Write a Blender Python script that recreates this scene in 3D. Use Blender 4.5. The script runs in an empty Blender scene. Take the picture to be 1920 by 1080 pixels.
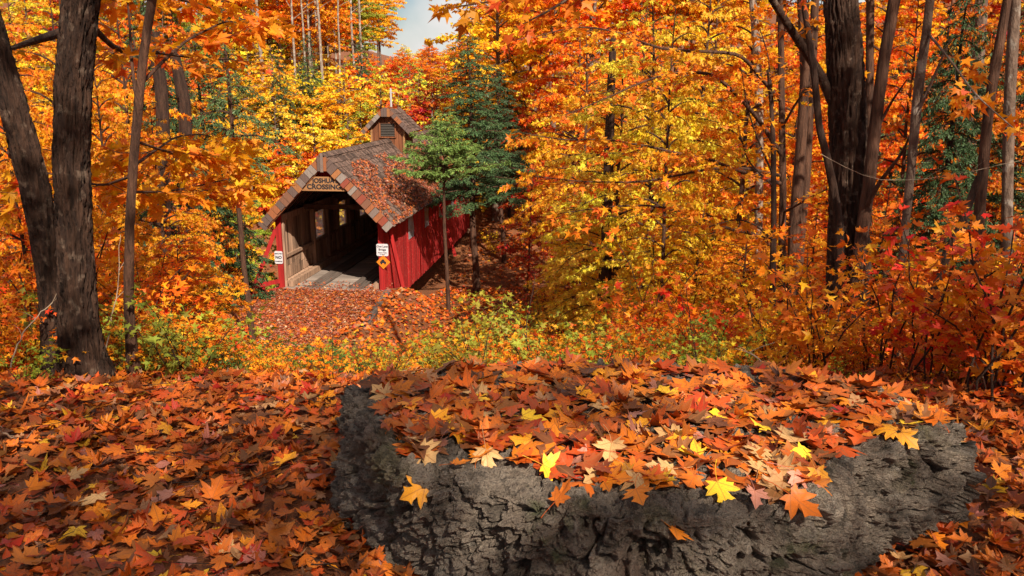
import bpy, math, numpy as np
from mathutils import Vector, Matrix
from mathutils.bvhtree import BVHTree
R = math.radians
rng = np.random.default_rng(11)
scene = bpy.context.scene
col = scene.collection

# ------------------------------------------------------------------ camera, sky, sun, exposure
CAM_Z, PITCH, FOC = 1.7, R(13.1), 1600.0
cam_d = bpy.data.cameras.new('camera'); cam = bpy.data.objects.new('camera', cam_d); col.objects.link(cam)
cam.location = (0, 0, CAM_Z); cam.rotation_euler = (R(90) - PITCH, 0, 0)
cam_d.sensor_width = 36; cam_d.lens = 36 * FOC / 1920; cam_d.clip_start = .05; cam_d.clip_end = 2000
scene.camera = cam
SUN_AZ, SUN_EL = R(156), R(41)          # azimuth clockwise from +Y: behind the camera
world = bpy.data.worlds.new('World'); scene.world = world; world.use_nodes = True
wn = world.node_tree.nodes; wl = world.node_tree.links
sky = wn.new('ShaderNodeTexSky'); sky.sky_type = 'NISHITA'; sky.sun_disc = False
sky.sun_elevation = SUN_EL; sky.sun_rotation = SUN_AZ
cn = wn.new('ShaderNodeTexNoise'); cn.inputs['Scale'].default_value = 5; cn.inputs['Detail'].default_value = 7; cg = wn.new('ShaderNodeTexCoord'); wl.new(cg.outputs['Generated'], cn.inputs['Vector'])
cr = wn.new('ShaderNodeValToRGB'); cr.color_ramp.elements[0].position = .44; cr.color_ramp.elements[1].position = .60; wl.new(cn.outputs['Fac'], cr.inputs[0])
cm = wn.new('ShaderNodeMix'); cm.data_type = 'RGBA'; wl.new(cr.outputs[0], cm.inputs[0]); wl.new(sky.outputs[0], cm.inputs[6]); cm.inputs[7].default_value = (9.5, 9.3, 9.0, 1)
wl.new(cm.outputs[2], wn['Background'].inputs[0]); wn['Background'].inputs[1].default_value = 0.052; sky.dust_density = 1; sky.ozone_density = 1
sun_d = bpy.data.lights.new('sun', 'SUN'); sun = bpy.data.objects.new('sun', sun_d); col.objects.link(sun)
sun_d.energy = 5.0; sun_d.angle = R(.5); sun_d.color = (1, .91, .76)
sdir = Vector((math.sin(SUN_AZ) * math.cos(SUN_EL), math.cos(SUN_AZ) * math.cos(SUN_EL), math.sin(SUN_EL)))
sun.rotation_euler = sdir.to_track_quat('Z', 'Y').to_euler(); sun.location = sdir * 60
scene.view_settings.view_transform = 'Standard'; scene.view_settings.look = 'None'
scene.view_settings.exposure = 0.75; scene.view_settings.gamma = 1; scene.view_settings.use_curve_mapping = False
cy = scene.cycles
cy.max_bounces = 6; cy.diffuse_bounces = 4; cy.glossy_bounces = 2; cy.transmission_bounces = 4; cy.transparent_max_bounces = 4
cy.use_denoising = True; cy.caustics_reflective = False; cy.caustics_refractive = False

# ------------------------------------------------------------------ helpers
def at(px, py, d):
    """world point seen at photo pixel (1920x1080) at forward distance y = d"""
    u, v = (px - 960) / FOC, (540 - py) / FOC
    x, y, z = u, math.cos(PITCH) + v * math.sin(PITCH), -math.sin(PITCH) + v * math.cos(PITCH)
    return np.array((x * d / y, d, CAM_Z + z * d / y))
def ray(px, py):
    u, v = (px - 960) / FOC, (540 - py) / FOC
    return Vector((u, math.cos(PITCH) + v * math.sin(PITCH), -math.sin(PITCH) + v * math.cos(PITCH))).normalized()
def at_z(px, py, z):
    r = ray(px, py); t = (z - CAM_Z) / r.z
    return np.array((r.x * t, r.y * t, z))
def proj(p):
    p = np.asarray(p, float); x = p[..., 0]; y = p[..., 1]; z = p[..., 2] - CAM_Z
    f = y * math.cos(PITCH) - z * math.sin(PITCH); u = y * math.sin(PITCH) + z * math.cos(PITCH)
    f = np.where(np.abs(f) < 1e-6, 1e-6, f)
    return 960 + FOC * x / f, 540 - FOC * u / f, f
def pxscale(d): return d / math.cos(PITCH) / FOC
def inpoly(poly, x, y):
    x = np.asarray(x); y = np.asarray(y); ins = np.zeros(x.shape, bool); n = len(poly)
    for i in range(n):
        x1, y1 = poly[i]; x2, y2 = poly[(i + 1) % n]
        if y1 == y2: continue
        c = ((y1 > y) != (y2 > y)) & (x < (x2 - x1) * (y - y1) / (y2 - y1) + x1)
        ins ^= c
    return ins
def ss(a, b, x): t = np.clip((np.asarray(x, float) - a) / (b - a), 0, 1); return t * t * (3 - 2 * t)

_perm = np.random.default_rng(3).permutation(256); _perm = np.concatenate([_perm, _perm])
_grad = np.random.default_rng(4).normal(size=(256, 3)); _grad /= np.linalg.norm(_grad, axis=1)[:, None]
def perlin(P):
    P = np.asarray(P, float); I = np.floor(P).astype(int); F = P - I; I &= 255
    u = F * F * F * (F * (F * 6 - 15) + 10); out = 0
    for dx in (0, 1):
        for dy in (0, 1):
            for dz in (0, 1):
                h = _perm[_perm[_perm[(I[:, 0] + dx) & 255] + ((I[:, 1] + dy) & 255)] + ((I[:, 2] + dz) & 255)]
                g = (_grad[h] * (F - np.array((dx, dy, dz)))).sum(1)
                w = (u[:, 0] if dx else 1 - u[:, 0]) * (u[:, 1] if dy else 1 - u[:, 1]) * (u[:, 2] if dz else 1 - u[:, 2])
                out = out + g * w
    return out * 1.5
def fbm(P, oct=4, gain=.5):
    P = np.asarray(P, float); a, s, o = 1., 1., 0
    for k in range(oct): o = o + a * perlin(P * s + 17.3 * k); a *= gain; s *= 2.03
    return o

class Geo:
    def __init__(self): self.v = []; self.t = []; self.q = []; self.n = 0; self.uv = None
    def add(self, v, t=None, q=None):
        v = np.asarray(v, float).reshape(-1, 3)
        if t is not None and len(t): self.t.append(np.asarray(t, int).reshape(-1, 3) + self.n)
        if q is not None and len(q): self.q.append(np.asarray(q, int).reshape(-1, 4) + self.n)
        self.v.append(v); self.n += len(v); return self
    def mesh(self, name, mat, smooth=False):
        V = np.concatenate(self.v) if self.v else np.zeros((0, 3))
        T = np.concatenate(self.t) if self.t else np.zeros((0, 3), int)
        Q = np.concatenate(self.q) if self.q else np.zeros((0, 4), int)
        me = bpy.data.meshes.new(name)
        me.vertices.add(len(V)); me.vertices.foreach_set('co', V.astype(np.float32).ravel())
        L = np.concatenate([T.ravel(), Q.ravel()]).astype(np.int32)
        me.loops.add(len(L)); me.loops.foreach_set('vertex_index', L)
        st = np.concatenate([np.arange(len(T)) * 3, len(T) * 3 + np.arange(len(Q)) * 4]).astype(np.int32)
        me.polygons.add(len(st)); me.polygons.foreach_set('loop_start', st)
        me.polygons.foreach_set('use_smooth', np.full(len(st), smooth))
        if self.uv is not None:
            U = np.concatenate(self.uv); l = me.uv_layers.new(name='UVMap'); l.data.foreach_set('uv', U[L].astype(np.float32).ravel())
        me.update(calc_edges=True)
        if mat: me.materials.append(mat)
        return me
    def build(self, name, mat, parent=None, smooth=False):
        return link(name, self.mesh(name, mat, smooth), parent)
def link(name, data, parent=None):
    o = bpy.data.objects.new(name, data); col.objects.link(o)
    if parent: o.parent = parent
    return o
def tag(o, label=None, cat=None, group=None, kind=None):
    if label: o['label'] = label
    if cat: o['category'] = cat
    if group: o['group'] = group
    if kind: o['kind'] = kind
    return o
def thing(name, loc=(0, 0, 0), rz=0, label=None, cat=None, group=None):
    o = link(name, None); o.location = loc; o.rotation_euler = (0, 0, rz); o.empty_display_size = .1
    return tag(o, label, cat, group)
def copy_tree(o, parent=None):
    c = o.copy(); col.objects.link(c); c.parent = parent
    for ch in KIDS.get(o.name, []): copy_tree(ch, c)
    return c
KIDS = {}
def kids(root, *ch): KIDS[root.name] = list(ch); return root
def box(G, lo, hi, taper=0):
    x0, y0, z0 = lo; x1, y1, z1 = hi
    G.add([(x0, y0, z0), (x1, y0, z0), (x1, y1, z0), (x0, y1, z0), (x0, y0, z1), (x1, y0, z1), (x1, y1, z1), (x0, y1, z1)],
          q=[(0, 3, 2, 1), (4, 5, 6, 7), (0, 1, 5, 4), (1, 2, 6, 5), (2, 3, 7, 6), (3, 0, 4, 7)])
def beam(G, a, b, w, h, up=(0, 0, 1)):
    a = Vector(a); b = Vector(b); d = (b - a).normalized(); s = d.cross(Vector(up)).normalized(); u = s.cross(d)
    P = [p + s * (w / 2) * i + u * (h / 2) * j for p in (a, b) for i, j in ((-1, -1), (1, -1), (1, 1), (-1, 1))]
    G.add([tuple(p) for p in P], q=[(0, 3, 2, 1), (4, 5, 6, 7), (0, 1, 5, 4), (1, 2, 6, 5), (2, 3, 7, 6), (3, 0, 4, 7)])
def prism(G, pts, a, b, fn):
    """extrude a 2-D outline pts between a and b; fn(u, v, w) -> xyz"""
    n = len(pts); V = [fn(u, v, a) for u, v in pts] + [fn(u, v, b) for u, v in pts]
    G.add(V, t=[(0, i, i + 1) for i in range(1, n - 1)] + [(n, n + i + 1, n + i) for i in range(1, n - 1)],
          q=[(i, i + n, (i + 1) % n + n, (i + 1) % n) for i in range(n)])
def tube(G, pts, rad, sides=6, cap=False):
    P = np.asarray(pts, float); n = len(P); r = np.broadcast_to(np.asarray(rad, float), (n,))
    T = np.gradient(P, axis=0); T /= np.linalg.norm(T, axis=1)[:, None] + 1e-9
    ref = np.array((0, 0, 1.)) if abs(T[:, 2]).mean() < .8 else np.array((1., 0, 0))
    A = np.cross(T, ref); A /= np.linalg.norm(A, axis=1)[:, None] + 1e-9; B = np.cross(T, A)
    th = np.arange(sides) / sides * 2 * np.pi
    V = P[:, None] + r[:, None, None] * (np.cos(th)[None, :, None] * A[:, None] + np.sin(th)[None, :, None] * B[:, None])
    i = np.arange(n - 1)[:, None] * sides; j = np.arange(sides)[None]; k = (j + 1) % sides
    q = np.stack([i + j, i + k, i + sides + k, i + sides + j], -1).reshape(-1, 4)
    G.add(V.reshape(-1, 3), q=q)
def sticks(G, A, B, r0, r1):
    """many straight three-sided twigs at once"""
    n = len(A)
    if n == 0: return
    T = B - A; T = T / (np.linalg.norm(T, axis=1)[:, None] + 1e-9)
    X = np.cross(T, np.array((.3, .2, 1.))); X /= np.linalg.norm(X, axis=1)[:, None] + 1e-9; Y = np.cross(T, X)
    V = np.zeros((n, 6, 3))
    for k in range(3):
        o = math.cos(k * 2.0944) * X + math.sin(k * 2.0944) * Y
        V[:, k] = A + o * np.asarray(r0).reshape(-1, 1); V[:, 3 + k] = B + o * np.asarray(r1).reshape(-1, 1)
    b = np.arange(n)[:, None, None] * 6
    q = np.array([(0, 1, 4, 3), (1, 2, 5, 4), (2, 0, 3, 5)])[None] + b
    G.add(V.reshape(-1, 3), q=q.reshape(-1, 4))
def resample(P, n):
    P = np.asarray(P, float); s = np.concatenate([[0], np.cumsum(np.linalg.norm(np.diff(P, axis=0), axis=1))])
    t = np.linspace(0, s[-1], n); Q = np.stack([np.interp(t, s, P[:, k]) for k in range(P.shape[1])], 1)
    for _ in range(2): Q[1:-1] = .25 * Q[:-2] + .5 * Q[1:-1] + .25 * Q[2:]
    return Q

# ------------------------------------------------------------------ materials
def mat_new(name):
    m = bpy.data.materials.new(name); m.use_nodes = True; nt = m.node_tree
    b = nt.nodes['Principled BSDF']; return m, nt, b
def N(nt, t, **k):
    n = nt.nodes.new(t)
    for a, v in k.items(): setattr(n, a, v)
    return n
def ramp(nt, stops, interp='LINEAR'):
    r = nt.nodes.new('ShaderNodeValToRGB'); r.color_ramp.interpolation = interp; e = r.color_ramp.elements
    while len(e) < len(stops): e.new(.5)
    for i, (p, c) in enumerate(stops): e[i].position = p; e[i].color = (*c, 1)
    return r
def math_n(nt, op, a, b=None, c=None):
    n = nt.nodes.new('ShaderNodeMath'); n.operation = op
    for i, v in enumerate((a, b, c)):
        if v is None: continue
        if isinstance(v, (int, float)): n.inputs[i].default_value = v
        else: nt.links.new(v, n.inputs[i])
    return n.outputs[0]
def mixc(nt, fac, a, b, mode='MIX'):
    n = nt.nodes.new('ShaderNodeMix'); n.data_type = 'RGBA'; n.blend_type = mode
    for i, v in ((0, fac), (6, a), (7, b)):
        if isinstance(v, (int, float)): n.inputs[i].default_value = v
        elif isinstance(v, tuple): n.inputs[i].default_value = (*v, 1)
        else: nt.links.new(v, n.inputs[i])
    return n.outputs[2]
def noise(nt, scale, detail=4, rough=.55, vec=None, stretch=None):
    n = nt.nodes.new('ShaderNodeTexNoise'); n.inputs['Scale'].default_value = scale
    n.inputs['Detail'].default_value = detail; n.inputs['Roughness'].default_value = rough
    tc = nt.nodes.new('ShaderNodeTexCoord'); v = tc.outputs[vec or 'Object']
    if stretch:
        mp = nt.nodes.new('ShaderNodeMapping'); mp.inputs['Scale'].default_value = stretch
        nt.links.new(v, mp.inputs[0]); v = mp.outputs[0]
    nt.links.new(v, n.inputs['Vector']); return n.outputs['Fac']
def bump(nt, b, h, strength=.5, dist=.02):
    n = nt.nodes.new('ShaderNodeBump'); n.inputs['Strength'].default_value = strength; n.inputs['Distance'].default_value = dist
    nt.links.new(h, n.inputs['Height']); nt.links.new(n.outputs[0], b.inputs['Normal']); return n
def leaf_material(name, stops=None, trans=.4, hue=.035, val=.45, clump=1.2, clump_hue=.03, rough=.5, veins=False, spots=False):
    """autumn leaf: own colour (the object's colour, or a ramp picked leaf by leaf), varied leaf by leaf, thin and translucent"""
    m, nt, b = mat_new(name)
    geo = N(nt, 'ShaderNodeNewGeometry'); rnd = geo.outputs['Random Per Island']
    if stops: r = ramp(nt, stops, 'CONSTANT'); nt.links.new(rnd, r.inputs[0]); c = r.outputs[0]
    else: oi = N(nt, 'ShaderNodeObjectInfo'); c = oi.outputs['Color']
    r2 = math_n(nt, 'FRACT', math_n(nt, 'MULTIPLY', rnd, 37.7)); r3 = math_n(nt, 'FRACT', math_n(nt, 'MULTIPLY', rnd, 113.3))
    hs = N(nt, 'ShaderNodeHueSaturation'); nt.links.new(c, hs.inputs['Color'])
    h = math_n(nt, 'MULTIPLY_ADD', r2, 1.5 * hue, .5 - .60 * hue)
    if clump: h = math_n(nt, 'ADD', h, math_n(nt, 'MULTIPLY_ADD', noise(nt, clump, 2), 3.4 * clump_hue, -1.6 * clump_hue))
    nt.links.new(h, hs.inputs['Hue']); nt.links.new(math_n(nt, 'MULTIPLY_ADD', r3, val, 1 - val * .55), hs.inputs['Value'])
    c = hs.outputs[0]
    if spots:
        sp = math_n(nt, 'GREATER_THAN', noise(nt, 60, 3), .60); c = mixc(nt, math_n(nt, 'MULTIPLY', sp, .45), c, (.16, .05, .015))
    if veins:
        uv = N(nt, 'ShaderNodeUVMap'); sx = N(nt, 'ShaderNodeSeparateXYZ'); nt.links.new(uv.outputs[0], sx.inputs[0])
        ax = math_n(nt, 'ABSOLUTE', sx.outputs[0]); y = sx.outputs[1]; ln = None
        for ang in (0, 52, 105):
            s, co = math.sin(R(ang)), math.cos(R(ang))
            d = math_n(nt, 'ABSOLUTE', math_n(nt, 'SUBTRACT', math_n(nt, 'MULTIPLY', ax, co), math_n(nt, 'MULTIPLY', y, s)))
            al = math_n(nt, 'ADD', math_n(nt, 'MULTIPLY', ax, s), math_n(nt, 'MULTIPLY', y, co))
            d = math_n(nt, 'ADD', d, math_n(nt, 'LESS_THAN', al, 0.0))
            ln = d if ln is None else math_n(nt, 'MINIMUM', ln, d)
        wv = N(nt, 'ShaderNodeTexWave'); wv.inputs['Scale'].default_value = 5; wv.inputs['Distortion'].default_value = 3
        wv.bands_direction = 'DIAGONAL'; nt.links.new(uv.outputs[0], wv.inputs['Vector'])
        vein = math_n(nt, 'LESS_THAN', ln, .017)
        fine = math_n(nt, 'MULTIPLY', math_n(nt, 'LESS_THAN', wv.outputs['Fac'], .1), .3)
        c = mixc(nt, math_n(nt, 'MULTIPLY', math_n(nt, 'MAXIMUM', vein, fine), .5), c, (.30, .10, .03))
        bump(nt, b, ln, .5, .01)
    nt.links.new(c, b.inputs['Base Color']); b.inputs['Roughness'].default_value = rough; b.inputs['Specular IOR Level'].default_value = .3
    tr = N(nt, 'ShaderNodeBsdfTranslucent'); nt.links.new(c, tr.inputs[0])
    mx = N(nt, 'ShaderNodeMixShader'); mx.inputs[0].default_value = trans
    nt.links.new(b.outputs[0], mx.inputs[1]); nt.links.new(tr.outputs[0], mx.inputs[2])
    nt.links.new(mx.outputs[0], nt.nodes['Material Output'].inputs[0]); return m
def wood_material(name, base, dark, stretch, scale=1, vary=.35, bumps=.5, island=True, rough=.8, extra=None, bd=.02):
    m, nt, b = mat_new(name); n1 = noise(nt, scale, 6, .65, stretch=stretch)
    r = ramp(nt, [(.32, dark), (.66, base)]); nt.links.new(n1, r.inputs[0]); c = r.outputs[0]
    if extra:
        e = ramp(nt, [(.56, (0, 0, 0)), (.66, (1, 1, 1))]); nt.links.new(noise(nt, extra[1], 5), e.inputs[0]); c = mixc(nt, e.outputs[0], c, extra[0])
    if island:
        g = N(nt, 'ShaderNodeNewGeometry'); hs = N(nt, 'ShaderNodeHueSaturation'); nt.links.new(c, hs.inputs['Color'])
        nt.links.new(math_n(nt, 'MULTIPLY_ADD', g.outputs['Random Per Island'], 2 * vary, 1 - vary), hs.inputs['Value']); c = hs.outputs[0]
    nt.links.new(c, b.inputs['Base Color']); b.inputs['Roughness'].default_value = rough; b.inputs['Specular IOR Level'].default_value = .25
    bump(nt, b, n1, bumps, bd); return m
def plain(name, c, rough=.6, metal=0, var=.15):
    m, nt, b = mat_new(name); n1 = noise(nt, 9, 4); r = ramp(nt, [(.3, tuple(v * (1 - var) for v in c)), (.7, c)])
    nt.links.new(n1, r.inputs[0]); nt.links.new(r.outputs[0], b.inputs['Base Color'])
    b.inputs['Roughness'].default_value = rough; b.inputs['Metallic'].default_value = metal; return m

ORANGE = (.80, .17, .010); AMBER = (.84, .27, .012); YELLOW = (.88, .44, .02); LEMON = (.88, .58, .05); RED = (.62, .06, .012)
RUST = (.42, .10, .015); OLIVE = (.30, .27, .03); LIME = (.42, .42, .04); GREEN = (.09, .15, .025); BROWN = (.22, .075, .022); TAN = (.52, .29, .13); PINK = (.46, .17, .12)
M = {}
M['leaf'] = leaf_material('maple foliage', trans=.42)
M['leaf_far'] = leaf_material('distant foliage', trans=.40, clump=.55, clump_hue=.035, val=.5)
M['hero'] = leaf_material('fallen maple leaf', hue=.012, val=.3, clump=0, trans=.12, veins=True, spots=True)
LIT = [(0, (.62, .125, .010)), (.17, (.50, .085, .010)), (.33, RUST), (.46, BROWN), (.55, (.50, .045, .012)), (.63, (.13, .045, .018)), (.71, (.74, .22, .012)), (.78, (.33, .065, .016)), (.85, (.42, .21, .09)), (.89, (.62, .14, .015)), (.965, (.80, .40, .025)), (.98, (.40, .14, .10))]
M['litter'] = leaf_material('leaf litter', LIT, hue=.012, val=.45, clump=0, trans=.12, veins=True, spots=True)
M['litter_far'] = leaf_material('leaf litter on the slope', LIT, hue=.012, val=.45, clump=0, trans=.12)
M['pathlit'] = leaf_material('leaf litter on the path', [(0, (.42, .095, .02)), (.25, (.34, .055, .022)), (.45, (.38, .13, .085)), (.62, (.22, .05, .024)), (.78, (.42, .22, .11)), (.86, (.62, .14, .012)), (.96, (.52, .34, .21))], hue=.012, val=.5, clump=0, trans=.1)
M['rooflit'] = leaf_material('leaf litter on the roof', [(0, (.40, .10, .03)), (.25, (.28, .06, .025)), (.5, (.36, .13, .09)), (.65, (.17, .055, .03)), (.85, (.36, .19, .10)), (.92, (.55, .13, .015))], hue=.012, val=.5, clump=0, trans=.08)
M['needle'] = leaf_material('evergreen needles', trans=.2, hue=.02, val=.6, clump=1.2, clump_hue=.02)
def bark(name, base, dark, st, sc=1, moss=None):
    return wood_material(name, base, dark, st, sc, island=False, bumps=1., rough=.9, extra=moss, bd=.06)
M['bark_furrow'] = bark('furrowed bark', (.075, .036, .021), (.018, .009, .0065), (24, 24, 3.4), moss=((.13, .085, .06), 14))
M['bark_brown'] = bark('brown bark', (.13, .06, .035), (.03, .014, .009), (20, 20, 3))
M['bark_grey'] = bark('grey bark', (.19, .125, .09), (.06, .035, .024), (12, 12, 4), moss=((.26, .21, .17), 6))
M['bark_pale'] = bark('pale bark', (.36, .28, .22), (.12, .08, .055), (9, 9, 4), moss=((.42, .38, .33), 4))
M['bark_dark'] = bark('dark bark', (.07, .035, .022), (.02, .01, .007), (20, 20, 3))
M['twig'] = bark('twig wood', (.09, .045, .028), (.03, .016, .01), (30, 30, 6))
M['dry'] = plain('dry stem', (.34, .24, .16), .8)
M['red'] = wood_material('red barn paint', (.44, .015, .014), (.19, .008, .008), (14, 14, .8), 1, .28, .5, extra=((.42, .09, .07), 16))
M['post_red'] = wood_material('red post paint', (.40, .018, .016), (.2, .01, .01), (10, 10, .8), 1, .1, .4)
M['old_wood'] = wood_material('weathered inner boards', (.42, .26, .17), (.14, .08, .055), (12, 12, 1), 1, .5, .7)
M['deck'] = wood_material('weathered deck planks', (.36, .28, .235), (.14, .11, .09), (1, 14, 14), 1, .25, .6)
M['runner'] = wood_material('dark wheel tracks', (.15, .11, .09), (.06, .045, .037), (14, 1, 14), 1, .2, .6)
M['shingle'] = wood_material('weathered roof shakes', (.17, .105, .08), (.05, .03, .024), (18, 18, 3), 1, .55, .8)
M['cedar'] = wood_material('reddish cedar boards', (.24, .085, .035), (.085, .028, .014), (14, 14, 1), 1, .22, .6)
M['sign_wood'] = wood_material('sign board wood', (.36, .18, .075), (.24, .11, .045), (1.2, 14, 14), 1, .1, .4)
M['beam'] = wood_material('dark roof timber', (.10, .055, .035), (.03, .016, .01), (6, 6, 6), 1, .3, .6)
m, nt, b = mat_new('rake shake trim'); g = N(nt, 'ShaderNodeNewGeometry')
r = ramp(nt, [(0, (.22, .09, .05)), (.2, (.13, .085, .075)), (.4, (.36, .11, .035)), (.56, (.18, .07, .04)), (.7, (.22, .165, .145)), (.8, (.30, .05, .025)), (.9, (.30, .25, .22)), (.95, (.40, .15, .045))], 'CONSTANT')
nt.links.new(g.outputs['Random Per Island'], r.inputs[0]); nz = noise(nt, 1, 5, .6, stretch=(20, 20, 5))
nt.links.new(mixc(nt, math_n(nt, 'MULTIPLY', nz, .7), r.outputs[0], (.07, .035, .02)), b.inputs['Base Color']); b.inputs['Roughness'].default_value = .85; bump(nt, b, nz, .6)
M['rake'] = m
M['white'] = plain('white sign paint', (.62, .59, .62), .6, 0, .2); M['black'] = plain('black paint', (.015, .014, .02), .6)
M['sign_orange'] = plain('orange sign paint', (.72, .20, .01), .5, 0, .2)
M['pole'] = plain('weathered white pole', (.42, .39, .38), .6, 0, .15)
M['iron'] = plain('dark iron', (.03, .026, .025), .5, .6); M['louvre'] = plain('dark louvre slats', (.075, .06, .05), .8)
m, nt, b = mat_new('cloudy window sheet'); b.inputs['Base Color'].default_value = (.72, .73, .76, 1); b.inputs['Roughness'].default_value = .25
nzz = noise(nt, 5, 4); bump(nt, b, nzz, .6, .05); tp = N(nt, 'ShaderNodeBsdfTransparent'); trl = N(nt, 'ShaderNodeBsdfTranslucent'); trl.inputs[0].default_value = (.72, .77, .86, 1)
mx = N(nt, 'ShaderNodeMixShader'); mx.inputs[0].default_value = .5; nt.links.new(b.outputs[0], mx.inputs[1]); nt.links.new(trl.outputs[0], mx.inputs[2])
mx2 = N(nt, 'ShaderNodeMixShader'); nt.links.new(math_n(nt, 'MULTIPLY', nzz, .6), mx2.inputs[0]); nt.links.new(mx.outputs[0], mx2.inputs[1]); nt.links.new(tp.outputs[0], mx2.inputs[2]); nt.links.new(mx2.outputs[0], nt.nodes['Material Output'].inputs[0])
M['pane'] = m
# ground: dark forest soil with leaf-coloured mottling
m, nt, b = mat_new('forest soil under leaves'); n1 = noise(nt, 5, 6, .7); n2 = noise(nt, 22, 4, .7)
r = ramp(nt, [(.3, (.05, .022, .012)), (.48, (.16, .05, .015)), (.6, (.30, .09, .015)), (.75, (.20, .10, .03))]); nt.links.new(mixc(nt, .5, n1, n2), r.inputs[0])
nt.links.new(r.outputs[0], b.inputs['Base Color']); b.inputs['Roughness'].default_value = .9; bump(nt, b, n2, .8, .04); M['soil'] = m
# rock
m, nt, b = mat_new('weathered limestone'); n1 = noise(nt, 7, 8, .68); n2 = noise(nt, 3, 5, .6); n3 = noise(nt, 1, 7, .7, stretch=(9, 9, 34)); n4 = noise(nt, 75, 4, .7)
r = ramp(nt, [(.28, (.10, .07, .052)), (.42, (.27, .20, .15)), (.55, (.44, .345, .265)), (.70, (.62, .51, .41))]); nt.links.new(mixc(nt, .45, n1, n3), r.inputs[0]); c = r.outputs[0]
gr = ramp(nt, [(.55, (0, 0, 0)), (.68, (1, 1, 1))]); nt.links.new(n2, gr.inputs[0]); c = mixc(nt, math_n(nt, 'MULTIPLY', gr.outputs[0], .7), c, (.21, .175, .075))
ms = ramp(nt, [(.60, (0, 0, 0)), (.70, (1, 1, 1))]); nt.links.new(noise(nt, 5.3, 6, .6), ms.inputs[0]); c = mixc(nt, math_n(nt, 'MULTIPLY', ms.outputs[0], .6), c, (.07, .11, .015))
pk = ramp(nt, [(.56, (0, 0, 0)), (.70, (1, 1, 1))]); nt.links.new(noise(nt, 2.2, 4, .6), pk.inputs[0]); c = mixc(nt, math_n(nt, 'MULTIPLY', pk.outputs[0], .65), c, (.30, .17, .125))
dk = ramp(nt, [(.515, (0, 0, 0)), (.585, (1, 1, 1))]); nt.links.new(noise(nt, 11, 9, .72), dk.inputs[0]); c = mixc(nt, math_n(nt, 'MULTIPLY', dk.outputs[0], .55), c, (.022, .017, .013))
pa = ramp(nt, [(.57, (0, 0, 0)), (.66, (1, 1, 1))]); nt.links.new(noise(nt, 6.1, 8, .7), pa.inputs[0]); c = mixc(nt, math_n(nt, 'MULTIPLY', pa.outputs[0], .7), c, (.54, .46, .38))
gq = ramp(nt, [(.56, (0, 0, 0)), (.62, (1, 1, 1))]); nt.links.new(noise(nt, 130, 3, .7), gq.inputs[0]); c = mixc(nt, math_n(nt, 'MULTIPLY', gq.outputs[0], .5), c, (.05, .04, .03))
nt.links.new(c, b.inputs['Base Color']); b.inputs['Roughness'].default_value = .85; b.inputs['Specular IOR Level'].default_value = .3
bump(nt, b, math_n(nt, 'ADD', math_n(nt, 'MULTIPLY', n4, .8), math_n(nt, 'ADD', n1, math_n(nt, 'MULTIPLY', n3, 1.6))), 1., .10); M['rock'] = m

# ------------------------------------------------------------------ leaves
_half = [(0, .03), (.12, -.05), (.36, -.08), (.26, .07), (.46, .16), (.40, .25), (.58, .44), (.38, .45), (.17, .38), (.22, .56), (.31, .68), (.17, .72), (0, 1.0)]
def star(half, c=(0, .3), ring=False):
    out = half + [(-x, y) for x, y in reversed(half[1:-1])]; n = len(out); c = np.array((*c, 0.))
    O = np.array([(x, y, 0) for x, y in out])
    if not ring: return np.concatenate([[c], O]), np.array([(0, 1 + i, 1 + (i + 1) % n) for i in range(n)])
    I = c + (O - c) * .55
    T = [(0, 1 + i, 1 + (i + 1) % n) for i in range(n)]
    for i in range(n): a, b2 = 1 + i, 1 + (i + 1) % n; T += [(a, a + n, b2 + n), (a, b2 + n, b2)]
    return np.concatenate([[c], I, O]), np.array(T)
L_FINE = star(_half, ring=True); L_DET = star(_half)
L_MID = star([(0, .0), (.36, -.08), (.25, .1), (.58, .42), (.17, .38), (0, 1.0)])
L_FAR = (np.array([(0, 0, 0), (.46, .38, .06), (0, 1., 0), (-.46, .38, .06)]), np.array([(0, 1, 2), (0, 2, 3)]))
L_NEED = (np.array([(0, 0, 0), (.10, .35, .02), (.16, .62, -.02), (0, 1., 0), (-.16, .62, -.02), (-.10, .35, .02)]), np.array([(0, 1, 2), (0, 2, 3), (0, 3, 4), (0, 4, 5)]))
L_OVAL = (np.array([(0, 0, 0), (.22, .25, .03), (.26, .55, .03), (0, 1., 0), (-.26, .55, .03), (-.22, .25, .03)]), np.array([(0, 1, 2), (0, 2, 3), (0, 3, 4), (0, 4, 5)]))
def nrm(a): return a / (np.linalg.norm(a, axis=-1, keepdims=True) + 1e-9)
def scatter(G, tpl, P, D, Nn, S, curl=.25, fold=.25, uv=False, wid=1.):
    TV, TT = tpl; n = len(P)
    if n == 0: return
    Y = nrm(D); X = nrm(np.cross(Y, Nn)); Z = np.cross(X, Y)
    S = np.broadcast_to(np.asarray(S, float), (n,))
    c1 = rng.normal(0, curl, (n, 1)); c2 = rng.normal(0, curl, (n, 1)); f = rng.normal(fold * .5, fold, (n, 1)); tw = rng.normal(0, curl, (n, 1))
    x = TV[None, :, 0] * wid * (1 + rng.normal(0, .08, (n, 1))); y = TV[None, :, 1]; z = TV[None, :, 2] + c1 * (y - .35) ** 2 * 1.2 + c2 * x * x * 1.6 + f * np.abs(x) + tw * x * (y - .3)
    V = P[:, None] + S[:, None, None] * (x[..., None] * X[:, None] + (y - .3)[..., None] * Y[:, None] + z[..., None] * Z[:, None])
    k = TV.shape[0]; T = TT[None] + (np.arange(n) * k)[:, None, None]
    G.add(V.reshape(-1, 3), t=T.reshape(-1, 3))
    if uv:
        if G.uv is None: G.uv = []
        G.uv.append(np.tile(TV[:, :2], (n, 1)))
def rand_dir(n): return nrm(rng.normal(size=(n, 3)))

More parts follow.
